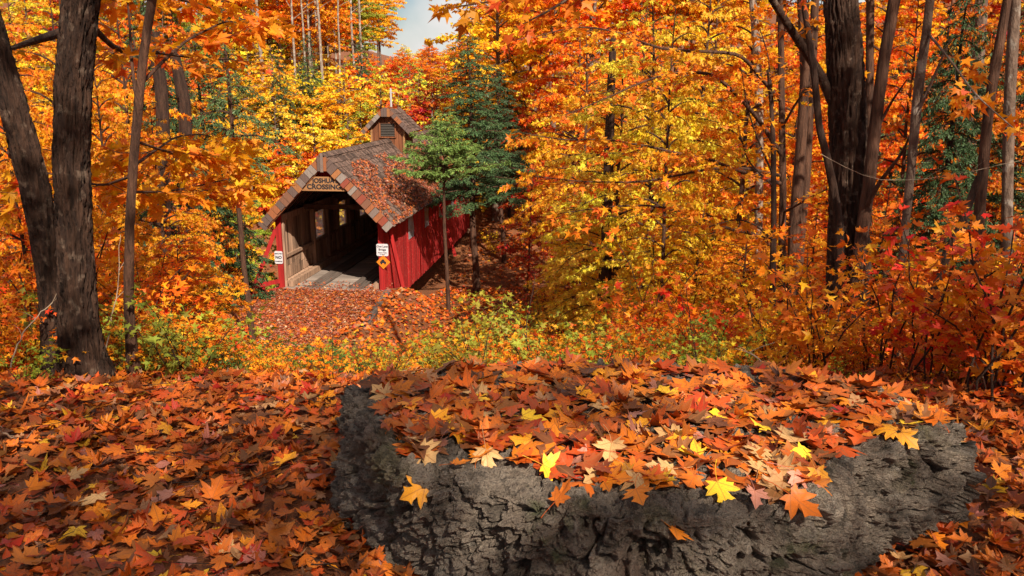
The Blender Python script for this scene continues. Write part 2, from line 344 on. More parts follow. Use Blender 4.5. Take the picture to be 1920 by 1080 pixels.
# ------------------------------------------------------------------ terrain
BR_YAW = R(6.6)                              # bridge axis points 6.6 degrees right of straight ahead
BO = at(723, 543, 26.0); BZ = float(BO[2])   # front right foot of the bridge
def to_bridge(x, y):
    dx, dy = x - BO[0], y - BO[1]; c, s = math.cos(BR_YAW), math.sin(BR_YAW)
    return dx * c - dy * s, dx * s + dy * c
def height(x, y):
    x = np.asarray(x, float); y = np.asarray(y, float)
    prof = np.interp(y, [-60, -8, 0, 4.55, 5.3, 6.1, 9, 12, 17, 20, 26.5, 30, 35, 40, 45, 60, 90, 130, 220, 600], [6, .6, 0, 0, -.16, -.46, -1.5, -2.45, BZ + .3, BZ + .02, BZ - .03, BZ - 1.3, BZ - 2.0, BZ - 1.2, BZ - .1, -3.2, -1.8, 0, 5, 9])
    xv = -3.2 - .035 * np.maximum(y - 26, 0)
    lat = x - xv
    hill = ss(42, 62, y) * (np.maximum(np.abs(lat) - 5, 0) * .27)
    side = ss(8, 16, y) * (1 - ss(36, 46, y)) * (1.9 * ss(5, 13, lat) - .6 * ss(2.5, 5, -lat) + 2.4 * ss(7, 16, -lat))
    bx, by = to_bridge(x, y)
    path = (1 - ss(1.9, 3.2, np.abs(bx + 1.68))) * ss(17, 20, y) * (1 - ss(26.2, 26.6, y))
    drop = ss(1.95, 3.3, np.abs(bx + 1.68)) * ss(17.5, 21, y) * (1 - ss(28, 34, y)) * -.9
    b = .10 * perlin(np.stack([x * .5, y * .5, 0 * x], -1).reshape(-1, 3)).reshape(x.shape) * ss(5, 9, y) + .05 * perlin(np.stack([x * 1.7, y * 1.7, 0 * x + 5], -1).reshape(-1, 3)).reshape(x.shape) * (1 - .8 * ss(17, 20, y))
    z = prof + np.minimum(hill, 14) + side + drop + b
    return z * (1 - path) + (BZ - .03 + b * .3) * path
def hz(x, y): return float(height(np.array([x]), np.array([y]))[0])
gx = np.concatenate([-np.geomspace(400, 9, 34), np.linspace(-8.8, 8.8, 150), np.geomspace(9, 400, 34)])
gy = np.concatenate([np.linspace(-60, -1, 24), np.linspace(-.8, 30, 240), np.geomspace(30.2, 600, 80)])
XX, YY = np.meshgrid(gx, gy); ZZ = height(XX, YY)
G = Geo(); nx, ny = len(gx), len(gy); idx = np.arange(nx * ny).reshape(ny, nx)
G.add(np.stack([XX, YY, ZZ], -1).reshape(-1, 3), q=np.stack([idx[:-1, :-1], idx[:-1, 1:], idx[1:, 1:], idx[1:, :-1]], -1).reshape(-1, 4))
tag(G.build('ground', M['soil'], smooth=True), 'forest floor falling from the clearing to the bridge', 'ground', kind='structure')

# ------------------------------------------------------------------ boulder
ROCK_T = .47
out_px = [(648, 738), (700, 706), (775, 690), (870, 685), (1050, 684), (1290, 687), (1500, 702), (1700, 745), (1800, 772), (1838, 792), (1790, 797), (1700, 818), (1625, 842), (1570, 885), (1540, 935), (1430, 965), (1250, 970), (1080, 952), (930, 915), (820, 888), (740, 858), (690, 812)]
OUT = np.array([at_z(a, b, ROCK_T)[:2] for a, b in out_px]); RC = np.array((.36, 2.95))
ang = np.arctan2(OUT[:, 1] - RC[1], OUT[:, 0] - RC[0]); rad = np.linalg.norm(OUT - RC, axis=1); o = np.argsort(ang); ang, rad = ang[o], rad[o]
nth, nv = 1400, 440
th = np.linspace(-np.pi, np.pi, nth, endpoint=False); Rth = np.interp(th, np.concatenate([ang - 2 * np.pi, ang, ang + 2 * np.pi]), np.tile(rad, 3))
ker = np.exp(-.5 * (np.arange(-12, 13) / 4.) ** 2); ker /= ker.sum(); Rth = np.convolve(np.concatenate([Rth[-12:], Rth, Rth[:12]]), ker, 'valid')
# profile from the middle of the top over the lip and down the side: fraction of radius, height
tp = np.linspace(0, 1, nv); rb = np.interp(tp, [0, .22, .27, .31, .38, .6, .85, 1], [0, .91, .985, 1.0, 1.01, 1.015, 1.0, .97]); zb = np.interp(tp, [0, .18, .25, .29, .34, .52, .8, 1], [1.01, 1.0, .985, .94, .84, .52, .15, -.15])
TH, RB = np.meshgrid(th, rb); _, ZB = np.meshgrid(th, zb)
front = np.clip(-np.sin(TH), 0, 1)
Xr = RC[0] + np.cos(TH) * RB * Rth[None]; Yr = RC[1] + np.sin(TH) * RB * Rth[None]
Zr = ZB * (ROCK_T + .03 * perlin(np.stack([Xr * 1.3, Yr * 1.3, 0 * Xr], -1).reshape(-1, 3)).reshape(Xr.shape))
right = ss(.5, 1.2, np.cos(TH) * Rth[None]) * (1 - np.clip(ZB, 0, 1)) * .02
Xr = Xr - right * np.cos(TH); Yr = Yr + right * .5
P = np.stack([Xr, Yr, Zr], -1).reshape(-1, 3)
gn = Geo(); gu = np.stack([np.gradient(Xr, axis=1), np.gradient(Yr, axis=1), np.gradient(Zr, axis=1)], -1); gv = np.stack([np.gradient(Xr, axis=0), np.gradient(Yr, axis=0), np.gradient(Zr, axis=0)], -1)
NR = nrm(np.cross(gv, gu)).reshape(-1, 3); NR *= np.sign((NR * (P - np.array((RC[0], RC[1], .15)))).sum(1))[:, None]
sidew = ss(.20, .31, np.broadcast_to(tp[:, None], TH.shape)).reshape(-1)
warp = .12 * fbm(P * 3.1, 3)[:, None] * np.array((1, 1, .5))
big = fbm(P * np.array((1.6, 1.6, 2.6)) + 5, 3)
lz = P[:, 2] * 13 + 2.2 * big + 1.0 * perlin(P * 4.2 + 8) + .35 * perlin(P * 13 + 2); li = np.floor(lz); fr = lz - li
cu = P[:, 0] * 5 + .9 * perlin(P * 4 + li[:, None] * 3.1) + li * .37; cv = P[:, 1] * 5 + .9 * perlin(P * 4 + 40 + li[:, None] * 2.3) + li * .61
cell = np.floor(np.stack([cu, cv, li], -1)); cf = np.minimum(np.abs(cu - np.round(cu)), np.abs(cv - np.round(cv)))
hsh = np.modf(np.abs(np.sin(cell @ np.array((12.99, 78.23, 37.72)))) * 43758.5)[0]
msk = np.clip(.5 + 1.3 * fbm(P * np.array((2.1, 2.1, 3)) + 77, 2), 0, 1)
lay = .026 * perlin(np.stack([P[:, 0] * 3.2, P[:, 1] * 3.2, li * 7.3], -1)) + .040 * (hsh - .5) - .030 * np.exp(-(fr / .09) ** 2) - .022 * np.exp(-(cf / .035) ** 2) + .022 * (fr - .5)
blk = fbm(P * np.array((2.3, 2.3, 3.2)) + 30, 3); pit = fbm(P * 22, 4, .7); crack = -np.exp(-(np.abs(fbm((P + warp) * np.array((2.4, 2.4, 3.2)) + 9, 4)) / .045) ** 2)
hole = -np.clip(fbm(P * 5.5 + 60, 2) - .5, 0, 1); lump = np.abs(fbm(P * np.array((8, 8, 11)) + 90, 4, .6))
disp = sidew * (.055 * blk + (.45 + .9 * msk) * lay + .060 * crack + .12 * hole + .018 * pit + .045 * lump * (1.2 - msk)) + (1 - sidew) * (.014 * blk + .34 * lay + .02 * crack + .014 * pit + .014 * lump)
disp[:nth] = disp[:nth].mean()
P = P + NR * disp[:, None]
i = np.arange(nv - 1)[:, None] * nth; j = np.arange(nth)[None]; k = (j + 1) % nth
RQ = np.stack([i + j, i + nth + j, i + nth + k, i + k], -1).reshape(-1, 4)
G = Geo().add(P, q=RQ); rock = G.build('boulder', M['rock'], smooth=True)
tag(rock, 'large flat-topped grey boulder covered with fallen maple leaves', 'boulder')
rock_bvh = BVHTree.FromPolygons([tuple(v) for v in P], [tuple(int(a) for a in q) for q in RQ])
# ------------------------------------------------------------------ fallen leaves: big single ones on the boulder and the ground
PAL = [('orange', (.72, .155, .010), 30), ('deep orange', (.58, .10, .010), 28), ('rust brown', (.36, .085, .016), 20), ('red', (.52, .042, .012), 14), ('golden', (.78, .27, .015), 9), ('yellow', (.84, .46, .025), 3), ('tan', (.56, .30, .13), 7), ('dusky pink', (.46, .17, .13), 6), ('brown', (.22, .07, .022), 10)]
pw = np.array([p[2] for p in PAL], float); pw /= pw.sum(); pfront = np.array([.14, .12, .04, .12, .22, .06, .20, .10, 0])
protos = []
for kk in range(18):
    g = Geo(); cur = .18 + .05 * (kk % 5)
    scatter(g, L_FINE, np.zeros((1, 3)), np.array([[0, 1., 0]]), np.array([[0, 0, 1.]]), 1., cur, .22, uv=True)
    me_v = g.v[0]; me_v[:, 2] += .04 * perlin(me_v * 4 + kk * 7)
    a = rng.normal(0, .12); st = np.array([(0, -.25, 0), (a * .5, -.5, .02), (a * 1.6, -.8, .03), (a * 3, -1.02, .0)])
    n0 = g.n; tube(g, st, (.012, .010, .010, .014), 4); g.uv.append(np.full((g.n - n0, 2), 5.))
    protos.append(g.mesh('maple_leaf', M['hero'], smooth=True))
def frame(p, n, yaw, tilt, s):
    n = Vector(n).normalized(); n = (n + Vector(rng.normal(0, tilt, 3))).normalized()
    a = Vector((math.cos(yaw), math.sin(yaw), 0)); y = (a - n * a.dot(n)).normalized(); x = y.cross(n)
    m = Matrix((x, y, n)).transposed().to_4x4(); return Matrix.Translation(Vector(p)) @ m @ Matrix.Diagonal((s, s, s, 1))
HL = []
def hero(p, n, yaw, s, ci, label, group, tilt=.2, proto=None):
    o = bpy.data.objects.new('maple_leaf', protos[rng.integers(len(protos)) if proto is None else proto]); col.objects.link(o)
    o.matrix_world = frame(p, n, yaw, tilt, s)
    c = PAL[ci][1]; v = rng.uniform(.85, 1.12); o.color = (min(c[0] * v, .95), c[1] * v, c[2] * v, 1)
    tag(o, label, 'leaf', group); HL.append(o); return o
ROCKG = 'fallen maple leaves on the boulder'; NM = {p[0]: i for i, p in enumerate(PAL)}
def onrock(px, py, off=.012):
    h = rock_bvh.ray_cast(Vector((0, 0, CAM_Z)), ray(px, py))
    return (h[0] + h[1].normalized() * off, h[1]) if h[0] else (None, None)
SPEC = [(800, 858, 'tan', .115, -1.0, 'tan maple leaf lying alone on the left front lip of the boulder'), (778, 925, 'golden', .10, -2.2, 'golden leaf hanging on the left of the boulder face below the lip'),
 (910, 862, 'tan', .115, -1.4, 'pale tan five-lobed maple leaf lying flat on the lip, left of center'), (862, 883, 'orange', .065, .5, 'small orange leaf on the lip between two tan leaves'),
 (1028, 886, 'yellow', .10, -.3, 'bright yellow leaf on bare stone at the middle of the lip'), (1058, 938, 'deep orange', .09, .4, 'deep orange leaf on the edge of the lip just under the yellow one'),
 (1090, 870, 'dusky pink', .09, 1.2, 'dusky pink leaf tucked behind the bright yellow leaf'), (1145, 856, 'tan', .12, -1.8, 'cream tan leaf lying upside down at the middle front of the pile'),
 (1200, 940, 'orange', .09, -1.5, 'orange leaf folded at the boulder edge under the pale leaves'), (1190, 915, 'tan', .10, -1.2, 'pale tan leaf at the front edge above the folded orange leaf'),
 (1290, 912, 'deep orange', .10, -2.0, 'deep orange leaf left of the yellow leaf on the front edge'), (1352, 930, 'yellow', .105, -1.3, 'yellow leaf with toothed lobes on the front edge, right of center'),
 (1410, 943, 'dusky pink', .085, -1.7, 'dark mauve leaf hanging over the edge right of the yellow leaf'), (1500, 952, 'deep orange', .12, -1.1, 'rusty orange leaf draped over the front right corner of the boulder'),
 (1262, 1002, 'orange', .10, -1.75, 'single orange leaf stuck low on the boulder face with its stalk down'), (1500, 860, 'yellow', .10, -.8, 'greenish yellow leaf at the right end of the pile'),
 (1695, 825, 'golden', .085, -1.0, 'golden leaf alone on the dark right slope of the boulder'), (1798, 838, 'tan', .045, .4, 'small pale leaf scrap near the right tip of the boulder'),
 (825, 800, 'golden', .115, -.4, 'golden leaf at the left end of the pile above the tan leaf'), (720, 745, 'tan', .09, 2.2, 'tan leaf at the far left corner of the boulder top'),
 (995, 795, 'yellow', .10, -.3, 'bright yellow leaf standing out in the middle of the pile'), (1480, 890, 'tan', .11, -.6, 'long tan leaf on top near the front right corner'),
 (1420, 860, 'tan', .10, -1.9, 'curled cream leaf on the pile beside the greenish yellow leaf'), (1530, 905, 'golden', .10, -1.3, 'torn golden leaf at the right front corner of the pile'),
 (1235, 905, 'red', .085, .3, 'red leaf between the pale leaves on the front edge'), (1105, 905, 'tan', .08, -2.4, 'pale curled leaf on bare stone beside the bright yellow leaf')]
for px, py, cn, s, yaw, lab in SPEC:
    p, n = onrock(px, py, .014)
    if p is not None and py < 960: p = p + Vector((0, 0, .016)); n = (n + Vector((0, -.25, 1))).normalized()
    if p is not None: hero(p, n, yaw, s, NM[cn], lab, ROCKG, .12)
PILE = [(755, 698), (685, 724), (725, 772), (722, 815), (765, 858), (850, 868), (960, 868), (1030, 885), (1100, 915), (1180, 922), (1260, 918), (1350, 915), (1450, 932), (1530, 948), (1552, 880), (1605, 832), (1700, 812), (1790, 790), (1700, 744), (1500, 703), (1290, 689), (870, 690)]
G = Geo(); cand = []
while len(cand) < 1000:
    p = rng.uniform((-1.1, 2.0), (2.2, 4.0)); h = rock_bvh.ray_cast(Vector((p[0], p[1], 2)), Vector((0, 0, -1)))
    if not h[0] or h[1].z < .35 or h[0].z < .2: continue
    q = proj(np.array(h[0])); 
    if inpoly(PILE, np.array(q[0]), np.array(q[1])): cand.append((h[0], h[1], float(q[1])))
under = cand[:760]
Pn = np.array([tuple(c[0]) for c in under]) + np.array((0, 0, .006)); Nn = nrm(np.array([tuple(c[1]) for c in under]) * .4 + np.array((0, -.05, .8)) + rng.normal(0, .16, (len(under), 3)))
Pn[:, 2] += rng.uniform(0, .02, len(under))
D = np.stack([np.cos(a := rng.uniform(0, 6.28, len(under))), np.sin(a), 0 * a], -1)
scatter(G, L_FINE, Pn, D, Nn, rng.uniform(.08, .13, len(under)), .3, .3, uv=True)
tag(G.build('leaf_layer', M['litter'], smooth=True), 'thick layer of brown and orange leaves under the top leaves on the boulder', 'leaf litter', kind='stuff')
for h, n, py in cand[760:960]:
    ci = rng.choice(len(PAL), p=pw if py < 850 or rng.random() < .5 else pfront)
    zone = 'among others at the back of the boulder pile' if py < 745 else ('among others in the middle of the boulder pile' if py < 820 else 'among others near the front of the boulder pile')
    n = (n * .4 + Vector((0, -.05, .8))).normalized()
    hero(h + Vector((0, 0, rng.uniform(.016, .034))), n, rng.uniform(0, 6.28), rng.uniform(.07, .115), ci, f'{PAL[ci][0]} maple leaf {zone}', ROCKG, .2)
# ground litter close to the camera (mass) plus the biggest single leaves
def rockmask(x, y):
    a = np.arctan2(y - RC[1], x - RC[0]); r = np.hypot(x - RC[0], y - RC[1]); return r < np.interp(a, th, Rth) * .9
n = 30000; x = rng.uniform(-5.2, 5.2, n); y = 1.5 + 5.0 * rng.uniform(0, 1, n) ** .8; keep = ~rockmask(x, y) & (np.abs(x) < y * .75 + 1.2); x, y = x[keep], y[keep]; n = len(x)
Pn = np.stack([x, y, height(x, y) + rng.uniform(.0, .06, n)], -1); a = rng.uniform(0, 6.28, n); D = np.stack([np.cos(a), np.sin(a), rng.normal(0, .2, n)], -1)
Nn = nrm(np.array((0, 0, 1.)) + rng.normal(0, .22, (n, 3))); S = rng.uniform(.045, .105, n); S[::9] *= .6; k5 = np.arange(n) % 5 == 0
G = Geo(); scatter(G, L_DET, Pn[~k5], D[~k5], Nn[~k5], S[~k5], .42, .35, uv=True); scatter(G, L_OVAL, Pn[k5], D[k5], Nn[k5], S[k5] * .95, .5, .5, uv=True)
tag(G.build('leaf_litter', M['litter'], smooth=False), 'deep carpet of fallen maple leaves round the boulder', 'leaf litter', kind='stuff')
n = 260; x = rng.uniform(-4.5, 4.5, n); y = rng.uniform(2, 5, n); kp = ~rockmask(x, y); x, y = x[kp], y[kp]; a = rng.uniform(0, 6.28, len(x)); l = rng.uniform(.05, .28, len(x))
A = np.stack([x, y, height(x, y) + .055 + rng.uniform(0, .02, len(x))], -1); B = A + np.stack([np.cos(a) * l, np.sin(a) * l, rng.normal(0, .06, len(x)) * l + .01], -1); G = Geo(); sticks(G, A, B, np.full(len(x), .0032), np.full(len(x), .0016))
tag(G.build('twig_litter', M['twig']), 'small broken twigs strewn among the fallen leaves', 'twig litter', kind='stuff')
GG = 'large fallen leaves on the ground near the camera'; cnt = 0
while cnt < 70:
    px, py = (rng.uniform(0, 690), rng.uniform(800, 1075)) if rng.random() < .82 else (rng.uniform(1700, 1915), rng.uniform(850, 1075))
    p = at_z(px, py, .04)
    if rockmask(p[0], p[1]): continue
    ci = rng.choice(len(PAL), p=pw); p[2] = hz(p[0], p[1]) + rng.uniform(.05, .085)
    place = 'on the dark ground right of the boulder' if px > 1000 else ('on the ground at the lower left of the clearing' if px < 340 else 'on the ground left of the boulder')
    hero(p, (0, 0, 1), rng.uniform(0, 6.28), rng.uniform(.075, .12), ci, f'{PAL[ci][0]} maple leaf lying {place}', GG, .3); cnt += 1
# litter on the slope, the path and under the trees
n = 75000; y = 6 + 90 * rng.uniform(0, 1, n) ** 1.6; x = rng.uniform(-1, 1, n) * (y * .66 + 1.5); bx, by = to_bridge(x, y)
pth = (np.abs(bx + 1.68) < 1.75) & (y > 17) & (by < .1); x2 = rng.uniform(-6, 8, 22000); y2 = rng.uniform(13, 34, 22000); x = np.concatenate([x, x2]); y = np.concatenate([y, y2]); bx, by = to_bridge(x, y); pth = (np.abs(bx + 1.68) < 1.75) & (y > 17) & (by < .1)
keep = ~((np.abs(bx + 1.68) < 2.0) & (by > -.05) & (by < 16.2)) & ~pth
xs, ys = x[keep], y[keep]; n = len(xs)
Pn = np.stack([xs, ys, height(xs, ys) + rng.uniform(.01, .06, n)], -1); a = rng.uniform(0, 6.28, n)
G = Geo(); scatter(G, L_FAR, Pn, np.stack([np.cos(a), np.sin(a), 0 * a], -1), nrm(np.array((0, -.15, 1.)) + rng.normal(0, .4, (n, 3))), rng.uniform(.10, .17, n) * (1 + ss(30, 80, ys)), .3, .3)
tag(G.build('leaf_litter', M['litter_far']), 'fallen leaves spread over the slope and the creek banks', 'leaf litter', kind='stuff')
n = 15000; bx = rng.uniform(-3.5, .15, n); by = -10 * rng.uniform(0, 1, n) ** .9 + rng.exponential(.25, n); c, s = math.cos(BR_YAW), math.sin(BR_YAW)
x = BO[0] + bx * c + by * s; y = BO[1] - bx * s + by * c; Pn = np.stack([x, y, np.maximum(height(x, y), np.where(by > .05, BZ + .015, -99)) + rng.uniform(.01, .04, n)], -1); a = rng.uniform(0, 6.28, n)
G = Geo(); scatter(G, L_MID, Pn, np.stack([np.cos(a), np.sin(a), 0 * a], -1), nrm(np.array((0, 0, 1.)) + rng.normal(0, .28, (n, 3))), rng.uniform(.055, .11, n), .3, .3)
tag(G.build('leaf_litter', M['pathlit']), 'reddish fallen leaves covering the path in front of the bridge', 'leaf litter', kind='stuff')

# ------------------------------------------------------------------ covered bridge (local frame: x across, right wall outside at 0, y along, z up from the deck)
BL, BW, WH, PK = 16.0, 3.36, 2.30, 4.22
br = thing('covered_bridge', tuple(BO), -BR_YAW, 'old red covered bridge with shingled roof and belfry at the end of the path', 'covered bridge')
XC = -BW / 2; OV = .40; EZ = WH - .20; SL = (PK - EZ) / (BW / 2 + OV)     # roof slope
# deck
G = Geo(); yy = -.12
while yy < BL:
    w = rng.uniform(.19, .24); box(G, (-BW + .06, yy, -.10), (-.06, yy + w - .012, rng.uniform(-.006, .004))); yy += w
deck = G.build('deck', M['deck'], br)
G = Geo()
for xc in (-BW + 1.05, -.95):
    for kx in (-1, 1):
        y0 = 0
        while y0 < BL: l = rng.uniform(2.2, 3.4); box(G, (xc + kx * .13 - .12, y0 + .02, .012), (xc + kx * .13 + .12, min(y0 + l, BL) - .02, .045)); y0 += l
G.build('wheel_track', M['runner'], deck)
G = Geo(); beam(G, (-BW + .30, 0, .10), (-BW + .30, BL, .10), .16, .18); beam(G, (-.30, 0, .10), (-.30, BL, .10), .16, .18); G.build('curb', M['old_wood'], deck)
G = Geo()
for xq in (-.25, XC, -BW + .25): beam(G, (xq, .1, -.34), (xq, BL - .1, -.34), .22, .45)
for yq in np.arange(.6, BL, 1.6): beam(G, (-BW - .0, yq, -.16), (-.05, yq, -.16), .14, .11, (0, 0, 1))
G.build('floor_beam', M['beam'], br)
G = Geo(); beam(G, (-BW - .2, -.02, -.05), (.15, -.02, -.05), .25, .09); G.build('threshold', M['deck'], br)
WIN = [(3.15, 4.2), (5.8, 6.8), (8.45, 9.45), (11.1, 12.1), (13.6, 14.5)]; S0, S1 = 1.0, 1.93
def planks(G, x0, x1, zlo, zhi, wins, gap=.006, wd=(.13, .19), slit=0, jit=.006, chop=0):
    y = 0.
    while y < BL:
        w = min(rng.uniform(*wd), BL - y); yc = y + w / 2; g = .035 if rng.random() < slit else gap; dx = rng.uniform(0, jit)
        segs = [(zlo, zhi)]
        for a, b2 in wins:
            if a - .02 < yc < b2 + .02: segs = [(zlo, S0), (S1, zhi)]
        for z0, z1 in segs: box(G, (x0 + dx, y, z0 - (rng.uniform(0, .05) if z0 == zlo else 0)), (x1 + dx, y + w - g, z1))
        y += w
def window(parent, x, a, b2, mframe, side):
    G = Geo(); t = .06
    box(G, (x - .05, a - t, S0 - t), (x + .05, b2 + t, S0)); box(G, (x - .05, a - t, S1), (x + .05, b2 + t, S1 + t)); box(G, (x - .05, a - t, S0 + .001), (x + .05, a, S1 - .001)); box(G, (x - .05, b2, S0 + .001), (x + .05, b2 + t, S1 - .001))
    f = G.build('window_frame', mframe, parent); G = Geo(); ny2, nz2 = 10, 9
    Yg, Zg = np.meshgrid(np.linspace(a + .003, b2 - .003, ny2), np.linspace(S0 + .003, S1 - .003, nz2)); Xg = x + .03 * perlin(np.stack([Yg * 2.3, Zg * 2.6, 0 * Yg + x], -1).reshape(-1, 3)).reshape(Yg.shape) * 1.0
    ii = np.arange(ny2 * nz2).reshape(nz2, ny2); G.add(np.stack([Xg, Yg, Zg], -1).reshape(-1, 3), q=np.stack([ii[:-1, :-1], ii[:-1, 1:], ii[1:, 1:], ii[1:, :-1]], -1).reshape(-1, 4))
    G.build('pane', M['pane'], f, True); return f
# left wall
G = Geo(); planks(G, -BW - .03, -BW, -.35, WH, WIN, .004, (.13, .2), .10); wl_o = G.build('wall', M['old_wood'], br)
for yq in [.12] + [v for a, b2 in WIN for v in (a - .22, b2 + .22)] + [BL - .12]:
    G = Geo(); beam(G, (-BW + .07, yq, 0), (-BW + .07, yq, WH), .14, .13, (0, 1, 0)); G.build('stud', M['old_wood'], wl_o)
G = Geo(); beam(G, (-BW + .09, .01, WH - .08), (-BW + .09, BL, WH - .08), .18, .2); beam(G, (-BW + .045, .01, .93), (-BW + .045, BL, .93), .09, .10); beam(G, (-BW + .08, .01, .09), (-BW + .08, BL, .09), .15, .17); G.build('rail', M['old_wood'], wl_o)
spans = [(.3, 2.85)] + [(WIN[k][1] + .35, WIN[k + 1][0] - .35) for k in range(4)]
for y0, y1 in spans:       # patched short boards below the rail
    y = y0; G = Geo()
    while y < y1 - .1:
        w = rng.uniform(.16, .26); z = .2
        while z < .84: hgt = rng.uniform(.18, .42); box(G, (-BW + .005, y, z), (-BW + rng.uniform(.02, .045), min(y + w, y1) - .008, min(z + hgt, .87) - .01)); z += hgt
        y += w
    G.build('patch_board', M['old_wood'], wl_o)
for a, b2 in WIN: window(wl_o, -BW - .005, a, b2, M['old_wood'], -1)
# right wall
G = Geo(); planks(G, -.03, 0, -.62, WH + .03, WIN, .008, (.12, .17), 0, .012); wr = G.build('wall', M['red'], br)
G = Geo(); planks(G, -.075, -.045, .02, WH, WIN, .004, (.13, .2)); G.build('lining', M['old_wood'], wr)
for a, b2 in WIN: window(wr, -.035, a, b2, M['red'], 1)
for xp, nm in ((-.075, 'right'), (-BW + .02, 'left')):
    G = Geo(); box(G, (xp - .085, -.09, -.45), (xp + .085, -.004, WH + .04)); G.build('corner_post', M['post_red'], br)
# braces
G = Geo(); beam(G, (.09, .15, WH - .12), (.55, .55, -.75), .09, .12); G.build('brace', M['post_red'], br)
for yq in (8.0,):
    G = Geo(); beam(G, (.07, yq, WH - .25), (.75, yq, -.45), .09, .11); G.build('brace', M['post_red'], br)
G = Geo(); beam(G, (-BW - .08, -.04, WH - .45), (-BW - .95, -.3, -.3), .10, .12); G.build('brace', M['post_red'], br)
# roof
G = Geo(); FO = .45
def roofpt(sd, u, y, up=0):       # u metres down the slope from the ridge on side sd
    L = math.hypot(1, SL); return (XC + sd * (u / L + up * SL / L), y, PK - u * SL / L + up / L)
RLEN = (BW / 2 + OV) * math.hypot(1, SL)
for sd in (-1, 1):
    P8 = [roofpt(sd, u, y, k) for k in (-.05, 0) for u, y in ((.02, -FO), (RLEN, -FO), (RLEN, BL + FO), (.02, BL + FO))]
    G.add(P8, q=[(0, 1, 2, 3), (4, 7, 6, 5), (0, 4, 5, 1), (1, 5, 6, 2), (2, 6, 7, 3), (3, 7, 4, 0)])
roof = G.build('roof', M['beam'], br)
G = Geo(); step = .20
for sd in (-1, 1):
    nrow = int(RLEN / step) + 1
    for rw in range(nrow):
        u1 = RLEN + .05 - rw * step; u0 = max(u1 - step * 1.7, .0); y = -FO - .03
        while y < BL + FO:
            w = rng.uniform(.10, .22); e = rng.uniform(-.025, .025); lift = .030 + rng.uniform(0, .012)
            A = [roofpt(sd, u0, y, .006), roofpt(sd, u0, y + w - .008, .006), roofpt(sd, u1 + e, y + w - .008, lift), roofpt(sd, u1 + e, y, lift)]
            B = [roofpt(sd, u0, y, .001), roofpt(sd, u0, y + w - .008, .001), roofpt(sd, u1 + e, y + w - .008, lift - .02), roofpt(sd, u1 + e, y, lift - .02)]
            G.add(A + B, q=[(0, 1, 2, 3), (7, 6, 5, 4), (3, 2, 6, 7), (0, 3, 7, 4), (1, 5, 6, 2)]); y += w
y = -FO - .04
while y < BL + FO:                # ridge caps
    w = rng.uniform(.12, .18)
    for sd in (-1, 1):
        A = [roofpt(sd, -.02, y, .045), roofpt(sd, -.02, y + w, .045), roofpt(sd, .17, y + w, .06), roofpt(sd, .17, y, .06)]; B = [roofpt(sd, .0, y, .02), roofpt(sd, .0, y + w, .02), roofpt(sd, .17, y + w, .035), roofpt(sd, .17, y, .035)]
        G.add(A + B, q=[(0, 1, 2, 3), (7, 6, 5, 4), (3, 2, 6, 7), (0, 3, 7, 4), (1, 5, 6, 2)])
    y += w * .9
G.build('shingles', M['shingle'], roof)
G = Geo()
for yq in np.arange(.05, BL, .62):
    for sd in (-1, 1): beam(G, roofpt(sd, .06, yq, -.115), roofpt(sd, RLEN - .08, yq, -.115), .07, .125, (0, 1, 0))
G.build('rafter', M['beam'], roof)
G = Geo()
for yq in (1.9, 4.9, 7.6, 10.2, 13): beam(G, (-BW, yq, WH + .02), (0, yq, WH + .02), .12, .16)
G.build('tie_beam', M['beam'], roof)
G = Geo()                        # shake trim along the front rake, two staggered rows, and the peak boards
for sd in (-1, 1):
    u = .12
    while u < RLEN + .03:
        w = min(rng.uniform(.14, .22), RLEN + .06 - u); d = rng.uniform(.22, .28); t = rng.uniform(.0, .02)
        A = [roofpt(sd, u, -FO - .045 - t, .035), roofpt(sd, u + w - .012, -FO - .045 - t, .035), roofpt(sd, u + w - .012, -FO - .06 - t, -d), roofpt(sd, u, -FO - .06 - t, -d)]
        B = [(p[0], p[1] + .025, p[2]) for p in A]; G.add(A + B, q=[(0, 3, 2, 1), (4, 5, 6, 7), (0, 1, 5, 4), (1, 2, 6, 5), (2, 3, 7, 6), (3, 0, 4, 7)]); u += w
for k in range(3): box(G, (XC - .142 + k * .096, -FO - .10, PK - .50 - .03 * (k % 2)), (XC - .142 + k * .096 + .09, -FO - .075, PK + .03 - .12 * abs(k - 1)))
G.build('rake_trim', M['rake'], roof)
G = Geo()
for sd in (-1, 1): beam(G, roofpt(sd, .25, -FO + .06, -.22), roofpt(sd, RLEN - .06, -FO + .06, -.22), .10, .14, (0, 1, 0))
G.build('barge_board', M['cedar'], roof)
GB = 3.12                        # bottom of the gable boards
hw = (PK - GB) / SL - .10
G = Geo(); x = -hw
while x < hw:
    w = .15; xa, xb = x, min(x + w - .006, hw); za, zc = PK - abs(xa) * SL - .12, PK - abs(xb) * SL - .12; b0 = GB + .02
    if max(za, zc) > b0 + .03: G.add([(XC + xa, -.2, b0), (XC + xb, -.2, b0), (XC + xb, -.2, max(zc, b0)), (XC + xa, -.2, max(za, b0)), (XC + xa, -.17, b0), (XC + xb, -.17, b0), (XC + xb, -.17, max(zc, b0)), (XC + xa, -.17, max(za, b0))], q=[(0, 1, 2, 3), (7, 6, 5, 4), (0, 3, 7, 4), (1, 5, 6, 2), (0, 4, 5, 1)])
    x += w
G.build('gable', M['post_red'], br)
